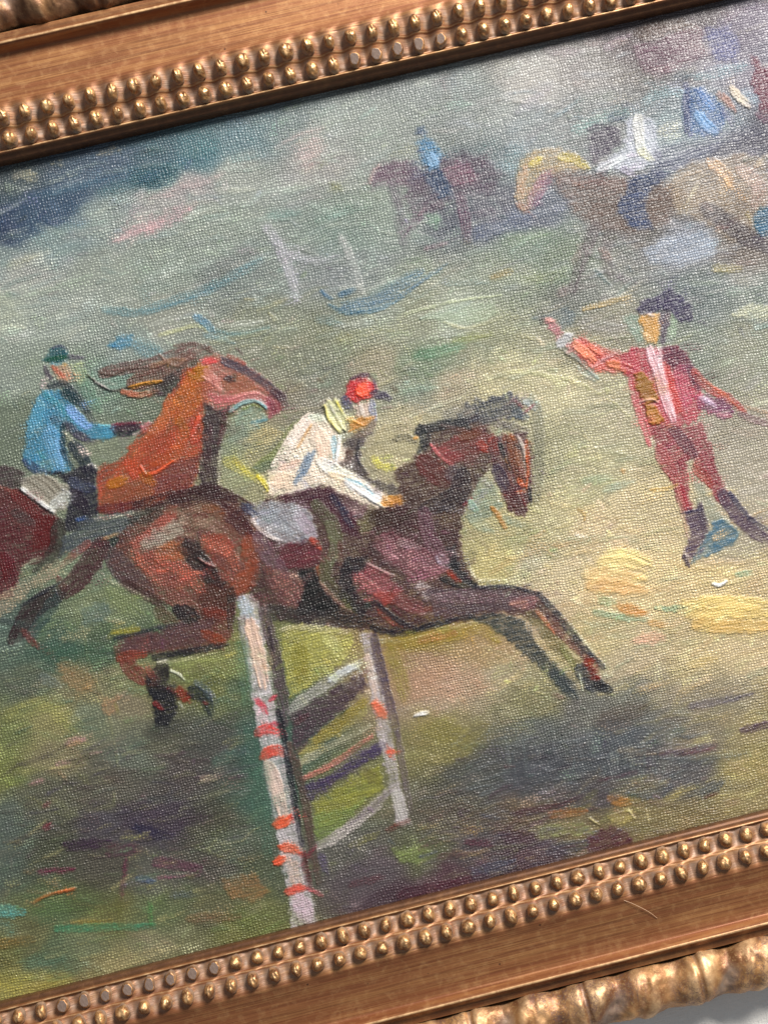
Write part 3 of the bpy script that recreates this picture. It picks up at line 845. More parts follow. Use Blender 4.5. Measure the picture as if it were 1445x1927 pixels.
class Painter:
    def __init__(s):
        s.A = np.zeros((NH, NW, 3), np.float32)     # paint in the hollows of the weave
        s.B = np.zeros((NH, NW, 3), np.float32)     # paint on the thread tops
        s.H = np.zeros((NH, NW), np.float32)        # paint thickness, mm
        s.K = np.zeros((NH, NW), np.float32)        # how much the paint fills the weave
        s.n = 0
    def grid(s, x0, y0, x1, y1):
        i0 = max(0, int((x0-SX0)*SC)); i1 = min(NW, int((x1-SX0)*SC)+2)
        j0 = max(0, int((y0-SY0)*SC)); j1 = min(NH, int((y1-SY0)*SC)+2)
        if i1 <= i0 or j1 <= j0: return None
        X, Y = np.meshgrid((np.arange(i0, i1)/SC+SX0).astype(np.float32), (np.arange(j0, j1)/SC+SY0).astype(np.float32))
        return (slice(j0, j1), slice(i0, i1)), X, Y
    def lay(s, sl, a, col, n, dry, h, edge):
        col = hexc(col) if isinstance(col, str) else col
        if h < 0.1:                                 # lean paint covers unevenly
            yy, xx = np.mgrid[sl[0], sl[1]].astype(np.float32)
            br = vnoise(xx/3.2, yy/2.6, s.n+2)*0.5+vnoise((xx*0.97-yy*0.23)/13, (yy*0.97+xx*0.23)/2.6, s.n+4)*0.5
            a = a*(0.74+0.36*np.clip((0.80-br)/0.45, 0, 1)); dry = max(dry, 0.22)
        v = 1+0.24*(n-0.5)
        c = np.clip(col[None, None, :]*v[..., None], 0, 1)
        aB = a[..., None]; aA = (a*(0.25+0.75*a)*(1-dry))[..., None]
        s.B[sl] = s.B[sl]*(1-aB)+c*aB
        s.A[sl] = s.A[sl]*(1-aA)+c*0.985*aA
        hh = h*(0.35+1.1*n)+edge*h*0.5
        s.H[sl] = s.H[sl]*(1-0.7*a*(1-dry))+hh*a
        k = min(1.0, h/0.19)*(1-dry)
        s.K[sl] = s.K[sl]*(1-a*0.85)+k*a*0.85
    def P(s, col, pts, al=0.92, dry=0.15, soft=2.5, rough=5, ang=-13, h=0.05):
        yc = sum(q[1] for q in pts)/len(pts)
        soft *= 1.25
        if yc < 565: soft += 0.8; col = hexc(col)*0.93
        s.n += 1; sd = s.n
        p = np.array(pts, np.float32); m = 14
        g = s.grid(p[:, 0].min()-m-soft*2, p[:, 1].min()-m-soft*2, p[:, 0].max()+m+soft*2, p[:, 1].max()+m+soft*2)
        if g is None: return
        sl, X, Y = g
        d = np.full(X.shape, 1e9, np.float32); ins = np.zeros(X.shape, bool)
        for (ax, ay), (bx, by) in zip(p, np.roll(p, -1, 0)):
            ex, ey = bx-ax, by-ay; L = ex*ex+ey*ey+1e-6
            t = np.clip(((X-ax)*ex+(Y-ay)*ey)/L, 0, 1)
            d = np.minimum(d, np.hypot(X-ax-t*ex, Y-ay-t*ey))
            if abs(ey) > 1e-6:
                c = ((Y >= min(ay, by)) & (Y < max(ay, by))) & (X < ax+(Y-ay)*ex/ey)
                ins ^= c
        sg = np.where(ins, d, -d)
        r = math.radians(ang); u = X*math.cos(r)+Y*math.sin(r); v = -X*math.sin(r)+Y*math.cos(r)
        n = vnoise(u/26, v/2.1, sd)*0.6+vnoise(u/60, v/5, sd+3)*0.4
        sg = sg+rough*(vnoise(X/9, Y/9, sd)-0.5)*1.5+rough*(vnoise(X/3.2, Y/3.2, sd+1)-0.5)*0.9+(n-0.5)*rough*0.8
        a = np.clip(sg/(2*soft)+0.5, 0, 1)*al*(0.86+0.28*n)
        edge = np.exp(-((sg-2.5)/2.2)**2)
        s.lay(sl, np.clip(a, 0, 1), col, n, dry, h, edge)
    def S(s, col, w, pts, al=0.9, dry=0.15, h=0.06, soft=1.6, rough=0.5, tail=0.35):
        soft *= 1.2
        if isinstance(col, str) and h < 0.1 and dry <= 0.15 and pts[0][1] > 1400 and w < 40: al *= 0.85; dry = 0.4; soft *= 1.6; rough = 1.2
        if isinstance(col, str) and pts[0][1] < 565: soft += 0.5; col = hexc(col)*0.93
        s.n += 1; sd = s.n
        p = [np.array(q, np.float32) for q in pts]
        if len(p) == 1: p = [p[0]-[w*0.18, 0], p[0]+[w*0.18, 0]]
        q = [2*p[0]-p[1]]+p+[2*p[-1]-p[-2]]; c = []
        for i in range(1, len(q)-2):
            for t in np.linspace(0, 1, 7)[:-1]:
                a, b, d_, e = q[i-1], q[i], q[i+1], q[i+2]
                c.append(0.5*((2*b)+(-a+d_)*t+(2*a-5*b+4*d_-e)*t*t+(-a+3*b-3*d_+e)*t**3))
        c.append(p[-1]); c = np.array(c)
        m = w/2+8+soft*2
        g = s.grid(c[:, 0].min()-m, c[:, 1].min()-m, c[:, 0].max()+m, c[:, 1].max()+m)
        if g is None: return
        sl, X, Y = g
        D = np.full(X.shape, 1e9, np.float32); T = np.zeros_like(D); V = np.zeros_like(D); acc = 0
        tot = np.hypot(*(c[1:]-c[:-1]).T).sum()+1e-6
        for (ax, ay), (bx, by) in zip(c[:-1], c[1:]):
            ex, ey = bx-ax, by-ay; l = math.hypot(ex, ey)+1e-6
            t = np.clip(((X-ax)*ex+(Y-ay)*ey)/(l*l), 0, 1)
            dx, dy = X-ax-t*ex, Y-ay-t*ey; dd = np.hypot(dx, dy)
            k = dd < D
            D = np.where(k, dd, D); T = np.where(k, acc+t*l, T); V = np.where(k, (dx*ey-dy*ex)/l, V); acc += l
        n = vnoise(T/22, V/1.7, sd)*0.65+vnoise(T/50, V/4.5, sd+5)*0.35
        tt = T/tot
        half = w/2*(1-tail*np.clip((tt-0.55)/0.45, 0, 1)**2-0.22*np.clip((0.15-tt)/0.15, 0, 1)**2)
        half = half*(1+rough*0.5*(vnoise(T/9, np.sign(V)*3+7, sd)-0.5))
        sg = half-D+(n-0.5)*min(w*0.28, 4)+(vnoise(X/3, Y/3, sd)-0.5)*min(w*0.25, 3)
        fade = 1-0.5*np.clip((tt-0.6)/0.4, 0, 1)*(n < 0.5)
        a = np.clip(sg/(2*soft)+0.5, 0, 1)*al*fade*(0.84+0.32*n)
        edge = np.exp(-((sg-2.0)/1.8)**2)
        s.lay(sl, np.clip(a, 0, 1), col, n, dry, h, edge)

BASE = """0,340,5f6c70 60,420,48607a 0,430,3f506c 120,380,4a627c 200,330,607488 300,300,5c7884 300,330,45707c 370,290,5e8890 450,260,76949a 0,480,8c9c98 100,450,8b9f9b
200,390,95a39c 300,380,a7a8a2 350,350,b0aca8 450,330,a5aca2 0,600,a5ae9d 50,520,a9ada3 100,600,9aa499 200,520,9aa396 300,500,93a092 400,420,97a396 500,200,7c9092 550,230,8c9a98
600,250,a3aca3 600,300,a9a8a2 700,250,9aa39a 700,400,8e9c8f 640,450,83958a 700,140,88908c 800,150,98a09c 900,200,949c98 1000,150,a8a59e 1000,60,989690 1000,250,868f90 1100,130,989490 1100,220,898d8c 1200,60,7c7274 1300,40,7c7476
1400,50,8f8896 1440,120,8c8896 1300,250,8a9aa0 1400,300,6c6c78 950,300,7c8a8c 900,400,6a6f7a 1000,400,5f6878 1000,460,809080 1050,500,7f8c78 960,520,8b9480 1100,560,7c8078 1200,420,6f6b68 1300,450,8c9098
1400,450,7a7068 1440,560,7f8880 1300,560,6f7a78 1400,650,8a8c78 1300,650,80887a 1150,620,8c8874 1100,650,908c70 450,520,808a84 550,500,848e86 650,520,7e8884 500,600,848a76 600,640,84886f 700,600,8b9280
800,600,8d9078 850,590,99a28e 900,640,8c8e70 800,690,7c8a70 700,700,9c9478 600,700,7c8270 560,760,8a8674 850,730,a89e80 780,740,8c907c 950,720,b0a880 1050,740,b8b088 1150,760,a8a080 1050,850,a09c78
1100,900,a09a74 1040,1000,a69d74 1100,1000,b8a47c 1200,950,b0a078 1150,1100,c4ae7e 1250,1100,c4ae7c 1350,1110,c0aa76 1400,1000,9a9078 1430,900,968e7a 1400,820,9c9480 1440,1100,b8a478 950,1000,a8a070
930,1060,b4a86c 1000,1050,a9a17c 1050,1080,b8a880 1000,1150,b8a07c 1100,1200,ab9d70 1200,1250,ad9c78 1300,1250,b09e70 1400,1230,b8a47a 1440,1350,a89868 1400,1450,a8985c 1300,1400,8a8068 1250,1300,9a8f74
1350,1310,94896f 1200,1320,7a7a6c 1100,1340,747268 1000,1380,6c7068 1000,1320,8c875f 900,1280,a89a78 850,1300,b09a7c 800,1260,b08c6c 900,1220,a88c60 800,1210,a08848 850,1400,8c8450 900,1450,5c5c54
1000,1450,585c62 1100,1430,5e6468 1150,1380,5c646a 1200,1430,5c5c60 1300,1450,6a6664 1100,1500,605a58 1000,1540,70604e 1100,1560,807250 1200,1520,8c7c50 1300,1540,8a7a50 1400,1500,a09060 900,1600,605858
1000,1600,645058 850,1550,6a6254 800,1600,6c7050 700,1650,6a5e62 650,1600,6c6a60 850,1650,644850 750,1690,5c4850 640,1500,808050 0,1200,5f7064 100,1230,4f6a5a 60,1280,66705c 150,1290,8a8460 200,1150,7f8a64
230,1080,7c8c70 220,1210,56684e 250,1280,8a8c60 300,1300,77784c 100,1350,9a9460 0,1380,7c8450 0,1450,848a4c 100,1420,948c64 180,1350,7c8468 240,1330,8a8064 300,1400,6c6c58 250,1420,707868 400,1400,5c6058
350,1450,605854 450,1300,5c6c50 480,1400,4c685c 500,1500,506c5c 430,1250,868850 400,1300,7c8048 200,1480,6a6658 100,1500,6c6c58 0,1560,687468 300,1550,585058 200,1560,5c565a 400,1550,585848 450,1580,66705c
100,1600,5c604c 0,1620,606c60 200,1620,605c50 300,1640,68685c 400,1620,625e54 500,1650,606850 150,1700,646c48 100,1720,687c54 200,1720,7a7848 300,1720,6c7852 400,1720,707050 450,1740,707848 50,1750,787850
0,1800,7c7c48 100,1800,687858 150,1790,7c8460 300,1780,908c68 200,1820,9a9060 100,1860,a89a54 0,1860,a8a058 350,1780,888860 450,1750,8c8c50 0,700,8e998c 50,800,74806c 100,700,8c9888 250,640,8a968c
300,600,94988a 200,720,788c7c 280,760,707c68 200,860,808870 450,820,848c74 470,880,9c9870 500,780,98926e 540,740,88806c 720,880,a89e7c 760,800,b0a884"""

ZONES = [
    ('4c4640 5a5450 6c6458 7c7c60 5c4854 88886c 646c64 504c58', 200, (0, 1400, 440, 1620), (15, 65), (3, 9)),
    ('8c8a60 a09868 6c7c58 7c6c50 b0a878 6c8068', 110, (0, 1560, 470, 1860), (15, 55), (3, 10)),
    ('4c5054 5c6064 6c7074 403c44 747c80 5c5450', 170, (840, 1380, 1290, 1500), (15, 70), (3, 9)),
    ('54404a 644c50 786458 94886c 545868 74745c a8946c 6c6470', 230, (780, 1490, 1230, 1660), (14, 60), (3, 8)),
    ('c8b684 b8a070 d0bc90 a8a47c c4a880 9ca488 bcae80 b09068', 260, (900, 930, 1460, 1310), (18, 80), (4, 12)),
    ('a8a078 b0a470 988c60 8c8460 c0b080', 90, (1150, 1330, 1460, 1560), (18, 70), (3, 10)),
    ('9aa8a0 8c9a98 a8aca0 7c8c88 b4b8b0 96a49a', 230, (-20, 300, 900, 650), (20, 90), (4, 14)),
    ('8c9098 7c7c84 989ca0 8c8880 a09c98 788890', 190, (900, 60, 1460, 560), (18, 70), (4, 12)),
    ('8c9078 9c9878 848870 a8a080 7c8068 949c88', 190, (420, 560, 1250, 900), (18, 75), (4, 12)),
    ('7c8684 6c7878 889088 44484c', 70, (950, 1378, 1270, 1450), (14, 34), (2, 4), 92),
    ('6c8068 7c8c68 5c7060 8c8c60 546858', 120, (0, 1080, 450, 1420), (15, 60), (4, 12)),
]
def paint_picture():
    pt = Painter(); P, S = pt.P, pt.S
    # ground colours, blended wet in wet
    bp = [t.split(',') for t in BASE.split()]
    bx = np.array([float(b[0]) for b in bp]); by = np.array([float(b[1]) for b in bp]); bc = np.array([hexc(b[2]) for b in bp])
    q = 6
    gx, gy = np.meshgrid(np.arange(SX0, SX1+q, q, dtype=np.float32), np.arange(SY0, SY1+q, q, dtype=np.float32))
    W = np.zeros(gx.shape); Cc = np.zeros(gx.shape+(3,))
    wx = gx+16*(vnoise(gx/40, gy/22, 3)-0.5); wy = gy+26*(vnoise(gx/40, gy/22, 4)-0.5)
    c13, s13 = math.cos(math.radians(-13)), math.sin(math.radians(-13))
    for x, y, c in zip(bx, by, bc):
        u = (wx-x)*c13+(wy-y)*s13; v = -(wx-x)*s13+(wy-y)*c13
        w = 1/(u*u*0.6+v*v*1.3+160)**2.4
        W += w; Cc += w[..., None]*c
    Cc = (Cc/W[..., None]).astype(np.float32)
    X, Y = np.meshgrid((np.arange(NW)/SC).astype(np.float32)/q, (np.arange(NH)/SC).astype(np.float32)/q)
    xi = X.astype(int); yi = Y.astype(int); fx = (X-xi)[..., None]; fy = (Y-yi)[..., None]
    base = (Cc[yi, xi]*(1-fx)+Cc[yi, xi+1]*fx)*(1-fy)+(Cc[yi+1, xi]*(1-fx)+Cc[yi+1, xi+1]*fx)*fy
    X = X*q+SX0; Y = Y*q+SY0
    u = X*c13+Y*s13; v = -X*s13+Y*c13
    n = vnoise(u/40, v/3, 1)*0.5+vnoise(u/90, v/9, 2)*0.5
    fld = np.clip((X-820)/250, 0, 1)*np.clip((Y-800)/120, 0, 1)*np.clip((1330-Y)/80, 0, 1)
    base = base*(1+0.12*fld-0.12*np.clip((620-Y)/300, 0, 1))[..., None]
    g_ = base.mean(2, keepdims=True); base = g_+(base-g_)*0.80
    pt.B[:] = base*(1.05+0.10*(n-0.5))[..., None]; pt.A[:] = base*(0.93+0.10*(n-0.5))[..., None]*np.array([0.98, 0.98, 1.0])
    pt.H[:] = 0.03*n
    rs = np.random.RandomState(11)
    for i in range(3000):                       # loose scumbled brushwork over the ground
        x = rs.uniform(-50, 1500); y = rs.uniform(-60, 1960)
        if i % 3 == 0: y = rs.uniform(1150, 1900)
        dx, dy = rs.normal(0, 20), rs.normal(0, 12)
        j = int(np.clip((y+dy-SY0)*SC, 0, NH-1)); k = int(np.clip((x+dx-SX0)*SC, 0, NW-1))
        c = pt.B[j, k]*rs.normal(1.005, 0.075)+rs.normal(0, 0.018, 3)
        an = math.radians(-13+rs.normal(0, 16 if y < 700 else 28)); L = rs.uniform(16, 62); w = rs.uniform(5, 17)
        pts = [(x, y), (x+L*0.5*math.cos(an), y+L*0.5*math.sin(an)+rs.normal(0, 2)), (x+L*math.cos(an), y+L*math.sin(an))]
        S(np.clip(c, 0, 1).astype(np.float32), w, pts, al=rs.uniform(0.25, 0.7), dry=rs.uniform(0, 0.9), h=rs.uniform(0.01, 0.06), soft=rs.uniform(1.5, 5))
    def zones(zs):
      for pal, n_, (x0, y0, x1, y1), (l0, l1), (w0, w1), *an_ in zs:
        pal = pal.split()
        for i in range(n_):
            x = rs.uniform(x0, x1); y = rs.uniform(y0, y1); an = math.radians((an_[0] if an_ else -13)+rs.normal(0, 14 if not an_ else 5)); L = rs.uniform(l0, l1)
            S(hexc(pal[rs.randint(len(pal))]), rs.uniform(w0, w1), [(x, y), (x+L*.5*math.cos(an), y+L*.5*math.sin(an)+rs.normal(0, 2)), (x+L*math.cos(an), y+L*math.sin(an))],
              al=rs.uniform(.25, .75), dry=rs.uniform(.2, .9), h=rs.uniform(.02, .07), soft=rs.uniform(1.2, 3))
    zones(ZONES[4:])
    for ln in STROKES.strip().split('\n'):
        ln = ln.split('#')[0].strip()
        if not ln: continue
        f = ln.split('|'); kind, col = f[0].split()[:2]
        extra = dict((k, float(v)) for k, v in (e.split('=') for e in f[0].split()[2:]))
        pts = [tuple(float(z) for z in p.split(',')) for p in f[1].split()]
        if kind == 'P': P(col, pts, **extra)
        else:
            w = extra.pop('w'); S(col, w, pts, **extra)
    zones(ZONES[:4]+ZONES[9:10])
    # worn and broken touches inside the figures
    for i in range(2200):
        x = rs.uniform(-20, 1460); y = rs.uniform(200, 1760)
        if rs.rand() < 0.6: x = rs.uniform(150, 1150); y = rs.uniform(650, 1320)
        dx, dy = rs.normal(0, 6), rs.normal(0, 6)
        j = int(np.clip((y+dy-SY0)*SC, 0, NH-1)); k = int(np.clip((x+dx-SX0)*SC, 0, NW-1))
        c = pt.B[j, k]*rs.normal(1, 0.2)+rs.normal(0, 0.03, 3)
        an = rs.uniform(-0.9, 0.9) if rs.rand() < 0.5 else rs.uniform(0, 3.14); L = rs.uniform(5, 20); w = rs.uniform(3, 8)
        S(np.clip(c, 0, 1).astype(np.float32), w, [(x, y), (x+L*math.cos(an), y+L*math.sin(an))], al=rs.uniform(0.35, 0.8), dry=rs.uniform(0.1, 0.95), h=rs.uniform(0.02, 0.06), soft=2)
    for i in range(2400):                       # broken scumbles catching only the thread tops
        x = rs.uniform(-50, 1500); y = rs.uniform(-60, 1960)
        dx, dy = rs.normal(0, 10), rs.normal(0, 8)
        j = int(np.clip((y+dy-SY0)*SC, 0, NH-1)); k = int(np.clip((x+dx-SX0)*SC, 0, NW-1))
        c = pt.B[j, k]*rs.normal(1.12, 0.12 if y < 1150 else 0.2)+rs.normal(0.01, 0.02, 3)
        an = math.radians(-13+rs.normal(0, 40)); L = rs.uniform(10, 40); w = rs.uniform(6, 20)
        S(np.clip(c, 0, 1).astype(np.float32), w, [(x, y), (x+L*math.cos(an), y+L*math.sin(an))], al=rs.uniform(0.25, 0.6), dry=1.0, h=rs.uniform(0.005, 0.03), soft=4)
    return pt
# ------------------------------------------------ root of the picture
root = bpy.data.objects.new('framed_painting', None); link(root)
root['label'] = 'oil painting of jockeys jumping a fence, in a wide beaded bronze gold frame'
root['category'] = 'framed painting'
HALFX, HALFY = 232.0, 145.25

# ------------------------------------------------ canvas
HM = np.array([[5.09993288e+00, -1.24277775e+00, 7.22000000e+02], [-1.15630250e+00, -5.06495251e+00, 9.25215847e+02], [6.34760910e-05, -1.43812235e-05, 1]])
pt = paint_picture()
xs = np.concatenate([np.arange(-HALFX-6, -186, 1.5), np.arange(-186, 186, 0.27), np.arange(186, HALFX+6, 1.5)])
ys = np.arange(-HALFY-5, HALFY+5, 0.27)
GX, GY = np.meshgrid(xs, ys, indexing='ij')
q = HM @ np.stack([GX.ravel(), GY.ravel(), np.ones(GX.size)])
pu = (q[0]/q[2]-SX0)*SC; pv = (q[1]/q[2]-SY0)*SC
def refl(a, n):
    a = np.abs(a); a = np.mod(a, 2*(n-2)); return np.where(a > n-2, 2*(n-2)-a, a)
pu = refl(pu, NW); pv = refl(pv, NH)
def samp(R):
    i = np.clip(pu.astype(int), 0, NW-2); j = np.clip(pv.astype(int), 0, NH-2); fx = pu-i; fy = pv-j
    if R.ndim == 3: fx = fx[:, None]; fy = fy[:, None]
    return (R[j, i]*(1-fx)+R[j, i+1]*fx)*(1-fy)+(R[j+1, i]*(1-fx)+R[j+1, i+1]*fx)*fy
def lin(c): return np.where(c < 0.04045, c/12.92, ((np.clip(c, 0, 1)+0.055)/1.055)**2.4)
h = samp(pt.H)
sag = 0.6*np.sin(GX.ravel()/90+1)*np.cos(GY.ravel()/70)
V = np.stack([GX.ravel(), GY.ravel(), h*2.0+sag*0.25], 1)*MM
def canvas_mat():
    t = NT('oil_on_canvas'); m = t.math
    tc = t.n('ShaderNodeTexCoord').outputs['Object']
    wob = t.n('ShaderNodeTexNoise', {'Vector': tc, 'Scale': 60.0, 'Detail': 2.0, 'Roughness': 0.5})
    wv = t.n('ShaderNodeVectorMath', operation='MULTIPLY_ADD'); t.set(wv.inputs[0], wob.outputs[1]); wv.inputs[1].default_value = (.0042, .0042, 0); t.set(wv.inputs[2], tc)
    w2 = t.n('ShaderNodeTexNoise', {'Vector': tc, 'Scale': 420.0, 'Detail': 1.0})
    wv2 = t.n('ShaderNodeVectorMath', operation='MULTIPLY_ADD'); t.set(wv2.inputs[0], w2.outputs[1]); wv2.inputs[1].default_value = (.0010, .0009, 0); t.set(wv2.inputs[2], wv.outputs[0])
    s = t.n('ShaderNodeSeparateXYZ'); t.set(s.inputs[0], wv2.outputs[0])
    px, py = math.pi/(1.04*MM), math.pi/(0.98*MM)
    sx = m('SINE', m('MULTIPLY', s.outputs[0], px)); sy = m('SINE', m('MULTIPLY', s.outputs[1], py))
    ax = m('ABSOLUTE', sx); ay = m('ABSOLUTE', sy)
    prod = m('MULTIPLY', sx, sy)
    # over-under threads: weft crowns and warp crowns alternate, hollows between
    rowm = t.ramp(t.noise(tc, 17.0, 2), [(0.38, 0.0), (0.62, 1.0)])
    weave = m('ADD', m('MULTIPLY', prod, 0.24), m('MULTIPLY', m('MULTIPLY', m('POWER', ax, m('MULTIPLY_ADD', rowm, -0.5, 0.95)), m('POWER', ay, 0.95)), 0.95))
    thr = t.noise(t.scale(tc, (900, 60, 1)), 1.0, 1); thr2 = t.noise(t.scale(tc, (60, 900, 1)), 1.0, 1)
    var = m('ADD', m('MULTIPLY', thr, 0.5), m('MULTIPLY', thr2, 0.5))
    cell = t.noise(tc, 1150.0, 1, 0.5); cell2 = t.noise(tc, 560.0, 2, 0.6)
    weave = m('MULTIPLY', weave, m('MULTIPLY_ADD', t.ramp(var, [(0.32, 0.0), (0.68, 1.0)]), 0.6, 0.35))
    weave = m('MULTIPLY', weave, m('MULTIPLY_ADD', t.ramp(cell, [(0.30, 0.0), (0.66, 1.0)]), 1.15, 0.35))
    weave = m('ADD', weave, m('MULTIPLY', m('SUBTRACT', cell2, 0.5), 0.55))
    strength = t.ramp(t.noise(tc, 28.0, 3), [(0.34, 0.32), (0.66, 1.15)])
    A = t.n('ShaderNodeVertexColor', layer_name='paint_hollow').outputs[0]
    B = t.n('ShaderNodeVertexColor', layer_name='paint_top').outputs[0]
    K = t.n('ShaderNodeAttribute', attribute_name='body').outputs[2]
    top = t.ramp(weave, [(0.22, 0.0), (0.46, 1.0)])
    top = m('MAXIMUM', top, K)
    col = t.mix(top, A, B)
    n3 = t.noise(tc, 2600.0, 2)
    col = t.mix(1.0, col, t.ramp(n3, [(0.25, 0.90), (0.75, 1.10)]), 'MULTIPLY')
    t.set(t.b.inputs['Base Color'], col)
    t.set(t.b.inputs['Roughness'], t.ramp(t.noise(tc, 500.0, 2), [(0.3, 0.30), (0.7, 0.50)]))
    t.b.inputs['Specular IOR Level'].default_value = 0.42
    hh = m('MULTIPLY', m('MULTIPLY', weave, strength), m('SUBTRACT', 1.0, m('MULTIPLY', K, 0.72)))
    fine = t.noise(tc, 1600.0, 3)
    hh = m('ADD', hh, m('MULTIPLY', fine, 0.28))
    crk = t.noise(t.scale(tc, (900, 1500, 1)), 1.0, 4, 0.7, 0.8)
    hh = m('ADD', hh, m('MULTIPLY', m('MULTIPLY', crk, K), 1.3))
    ridg = t.noise(t.scale(tc, (420, 640, 1)), 1.0, 3, 0.6, 0.5)
    hh = m('ADD', hh, m('MULTIPLY', ridg, 0.6))
    bp = t.n('ShaderNodeBump', {'Height': hh, 'Strength': 1.0, 'Distance': 0.31*MM})
    t.set(t.b.inputs['Normal'], bp.outputs[0])
    return t.m
cv = mesh_np('canvas', V, gridfaces(len(xs), len(ys)), canvas_mat(), root)
ALB = 0.70
for R_ in (pt.A, pt.B): R_[:] = np.clip(0.50+(R_-0.50)*1.12, 0.02, 1)
cattr(cv, 'paint_hollow', np.maximum(lin(samp(pt.A))*ALB*0.93-0.004, 0.004)); cattr(cv, 'paint_top', np.maximum(lin(samp(pt.B))*ALB*1.03-0.002, 0.005))
fattr(cv, 'body', np.clip(samp(pt.K), 0, 1))
del pt

# ------------------------------------------------ frame moulding
# profile: distance outwards from the sight edge, height over the canvas (mm)
PROF = [(0.0, -1.0), (0.08, 3.9), (0.25, 4.4), (0.9, 4.7), (1.35, 5.3), (1.75, 6.7), (2.05, 7.1), (2.4, 7.1), (2.75, 6.6), (3.2, 6.1), (5.5, 6.5), (7.9, 7.1), (8.8, 7.4), (9.3, 8.0), (10.0, 8.3),
        (12.5, 9.2), (15.2, 10.0), (16.2, 10.2), (17.2, 10.4), (20, 9.6), (24, 8.7), (29, 8.0), (33, 7.6), (35.2, 7.8), (35.9, 9.8), (36.5, 12.1), (37.1, 12.4), (37.7, 12.1), (38.3, 11.0),
        (39.0, 10.2), (40.5, 9.8), (42.0, 9.5)]
PD = np.array([p[0] for p in PROF]); PZ = np.array([p[1] for p in PROF])
def prof(d): return np.interp(d, PD, PZ)
BEADROWS = [(5.5, 2.0, 3.35, 2.6), (12.5, 2.1, 3.1, 2.7)]      # centre, half width, half length across, height
PITCH = 7.813
FINE = (-205.0, 205.0)

